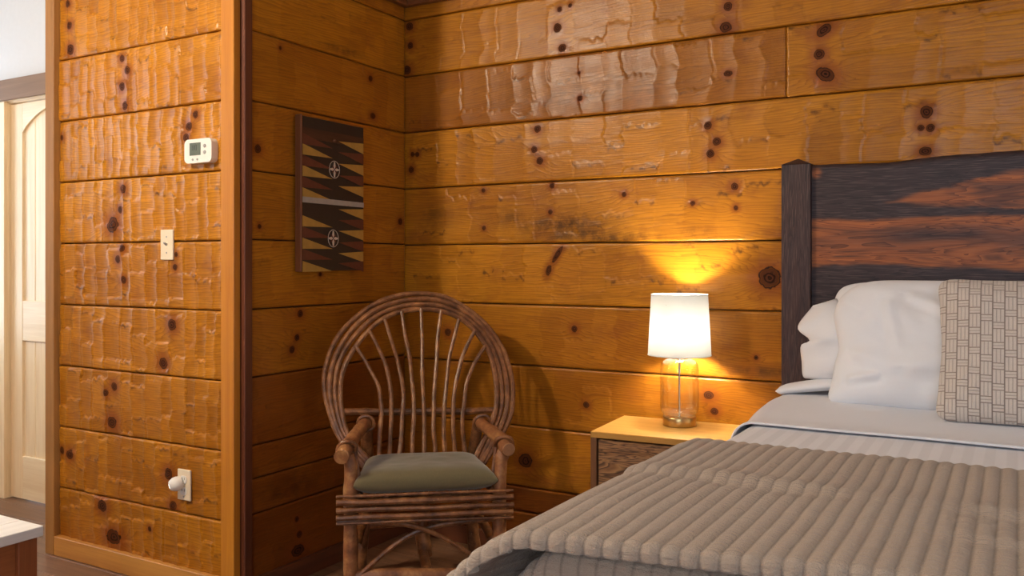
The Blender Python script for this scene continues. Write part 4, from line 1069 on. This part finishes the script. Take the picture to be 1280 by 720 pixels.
# ---- pillows
SZ = MT+0.066
def soft_pillow(name, par, w_, h_, t_, mat, folds, rim, seed, nu=90, nv=70, sag=0.0, uvs=1.0, exq=8.0):
    """pillow standing on its lower edge: x width, z height, front towards -y; rim(theta) gives the outline factor, folds are (x,z,dx,dz,amp,width) creases"""
    r_ = np.sin(np.linspace(0, 1, nv)*math.pi/2); th = np.linspace(0, 2*math.pi, nu*2+1)
    R, TH_ = np.meshgrid(r_, th, indexing='ij')
    cs, sn = np.cos(TH_), np.sin(TH_)
    ex = exq
    k = (np.abs(cs)**ex+np.abs(sn)**ex)**(-1/ex)
    out = rim(TH_)
    X = R*cs*k*w_/2*(1+(out-1)*R); Z = R*sn*k*h_/2*(1+(out-1)*R)
    body = (np.clip(1-R**2.6, 0, 1))**0.52
    P2 = []
    for sg in (-1, 1):
        Y = sg*body*t_/2*(1.0-sag*(Z/h_))
        f = np.zeros_like(X)
        for (fx_, fz_, dx, dz, am, wd) in folds:
            L2 = dx*dx+dz*dz; tq = np.clip(((X-fx_)*dx+(Z-fz_)*dz)/L2, 0, 1)
            dist = np.hypot(X-fx_-tq*dx, Z-fz_-tq*dz)
            side = ((X-fx_)*dz-(Z-fz_)*dx)/math.sqrt(L2)
            f += 1.0*am*(np.exp(-(dist/wd)**2)-0.8*np.exp(-((dist-wd*1.7)/wd)**2)*np.where(side > 0, 1, 0.3))*(1-0.4*tq)
        f += 0.005*vnoise(X/0.09+3, Z/0.07+5, seed)+0.004*vnoise(X/0.14+Z/0.08, Z/0.05-X/0.11, seed+2)+0.002*vnoise(X/0.035+Z/0.05, Z/0.03, seed+1)
        Y = Y-np.where(sg < 0, 1, 0.2)*f*(1-R**6)
        P2.append(np.stack([X, Y, Z], -1))
    P = np.concatenate([P2[0], P2[1][::-1][1:]], 0)
    P[..., 2] += h_/2
    uv = np.stack([P[..., 0]+5, P[..., 2]+5], -1)*uvs
    return grid_mesh(name, P, mat, par, uv=uv, flip=True)
def bumps(lst, base=1.0):
    def f(T):
        o = np.full_like(T, base)
        for a, am, wd in lst:
            d = (T-math.radians(a)+math.pi) % (2*math.pi)-math.pi; o += am*np.exp(-(d/math.radians(wd))**2)
        return o
    return f
# rear pillow with its open case end
pr = empty('white_pillow', (-0.28, 2.985, SZ))
tag(pr, 'white pillow against the headboard with its open case end showing', 'pillow', 'white bed pillows')
rp = soft_pillow('pillow_body', pr, 0.50, 0.37, 0.12, M['pillowcase'], [(-0.2, 0.02, 0.1, 0.08, 0.008, 0.02)], bumps([(135, -0.04, 14)]), 15)
rp.rotation_euler = (math.radians(-14), 0, 0); rp.location = (0.0, -0.03, 0.004)
# front pillow
pf = empty('white_pillow', (-0.165, 2.80, SZ))
tag(pf, 'plump white pillow leaning in front, half hidden by the woven pillow', 'pillow', 'white bed pillows')
fp = soft_pillow('pillow_body', pf, 0.66, 0.392, 0.165, M['pillowcase'],
    [(-0.10, 0.13, 0.20, -0.10, 0.008, 0.016), (-0.02, 0.16, 0.16, -0.12, 0.006, 0.013), (-0.17, 0.10, 0.03, -0.12, 0.006, 0.016), (-0.27, -0.125, 0.07, 0.012, 0.012, 0.010), (-0.25, -0.05, 0.10, -0.03, 0.008, 0.018), (0.02, 0.02, 0.16, 0.10, 0.007, 0.02), (-0.1, -0.08, 0.14, 0.03, 0.005, 0.02), (-0.30, 0.12, 0.05, -0.03, 0.006, 0.014)],
    bumps([(136, -0.06, 9), (158, 0.012, 7), (187, -0.045, 15), (224, 0.075, 7), (45, -0.04, 10)]), 27)
fp.rotation_euler = (math.radians(-17), 0, 0); fp.location = (0.0, 0.0, -0.006)
# woven throw pillow
pw = empty('woven_throw_pillow', (0.068, 2.66, SZ-0.012))
tag(pw, 'taupe basket-weave throw pillow standing in front of the white pillows', 'pillow')
wp = soft_pillow('pillow_body', pw, 0.52, 0.395, 0.125, M['weave'], [(-0.22, -0.14, 0.05, 0.03, 0.008, 0.010), (-0.21, -0.11, 0.03, 0.05, 0.006, 0.010)],
    bumps([(135, 0.065, 8), (180, -0.03, 24), (225, 0.06, 8), (45, 0.06, 8), (-45, 0.06, 8), (270, -0.015, 25)]), 39)
wp.rotation_euler = (math.radians(-16), 0, 0); wp.location = (0.0, 0.0, 0.006)
# open cuff of the rear pillow case: rim and inner ring of the sleeve, then the loose hem lying on the sheet
rim_ = [(1016,382,2.975), (997,409,2.93), (1012,425,2.915), (1001,432,2.925), (1002,452,2.93), (1004,471,2.94), (1013,470,3.02), (1019,446,3.04), (1016,425,3.05), (1014,400,3.04)]
ring_ = [(1046,373,2.985), (1056,392,2.915), (1060,415,2.88), (1062,435,2.875), (1062,455,2.88), (1060,474,2.90), (1056,474,3.02), (1054,450,3.05), (1052,425,3.06), (1050,395,3.05)]
def loop3(l):
    p = [on_y(*a) for a in l]; p = p+p[:3]
    return resample(catmull(p[0:len(l)+1], 90), 61)
Ra, Rb = loop3(rim_), loop3(ring_)
g = np.linspace(0, 1, 14)[:, None, None]
P = Ra[None]*(1-g)+Rb[None]*g
P[..., 1] += -0.018*np.sin(g[..., 0]*math.pi)+0.006*np.sin(np.arange(61)[None, :]*0.7+g[..., 0]*3)*np.sin(g[..., 0]*math.pi)
P[..., 2] += 0.004*np.sin(np.arange(61)[None, :]*0.9)*np.sin(g[..., 0]*math.pi)
cuff = grid_mesh('case_cuff', P-np.array([-0.28, 2.985, SZ]), M['pillowcase'], pr)
md = cuff.modifiers.new('thickness', 'SOLIDIFY'); md.thickness = 0.003
hem_t = np.linspace(0, 1, 30); hem_v = np.linspace(0, 2*math.pi, 25)
HT, HV = np.meshgrid(hem_t, hem_v, indexing='ij')
ctr = catmull([on_y(974, 485, 2.93), on_y(990, 482, 2.93), on_y(1020, 478.5, 2.93), on_y(1045, 476, 2.93), on_y(1068, 474, 2.93)], 30)
prof_h = np.interp(hem_t, [0, 0.04, 0.12, 0.35, 1], [0.003, 0.012, 0.016, 0.018, 0.024])
P = np.stack([ctr[:, 0][:, None]+0*HV, ctr[:, 1][:, None]+0.055*np.cos(HV), np.maximum(ctr[:, 2][:, None]-0.008, SZ+0.008)+prof_h[:, None]*np.sin(HV)], -1)
grid_mesh('case_hem', P-np.array([-0.28, 2.985, SZ]), M['pillowcase'], pr, flip=True)
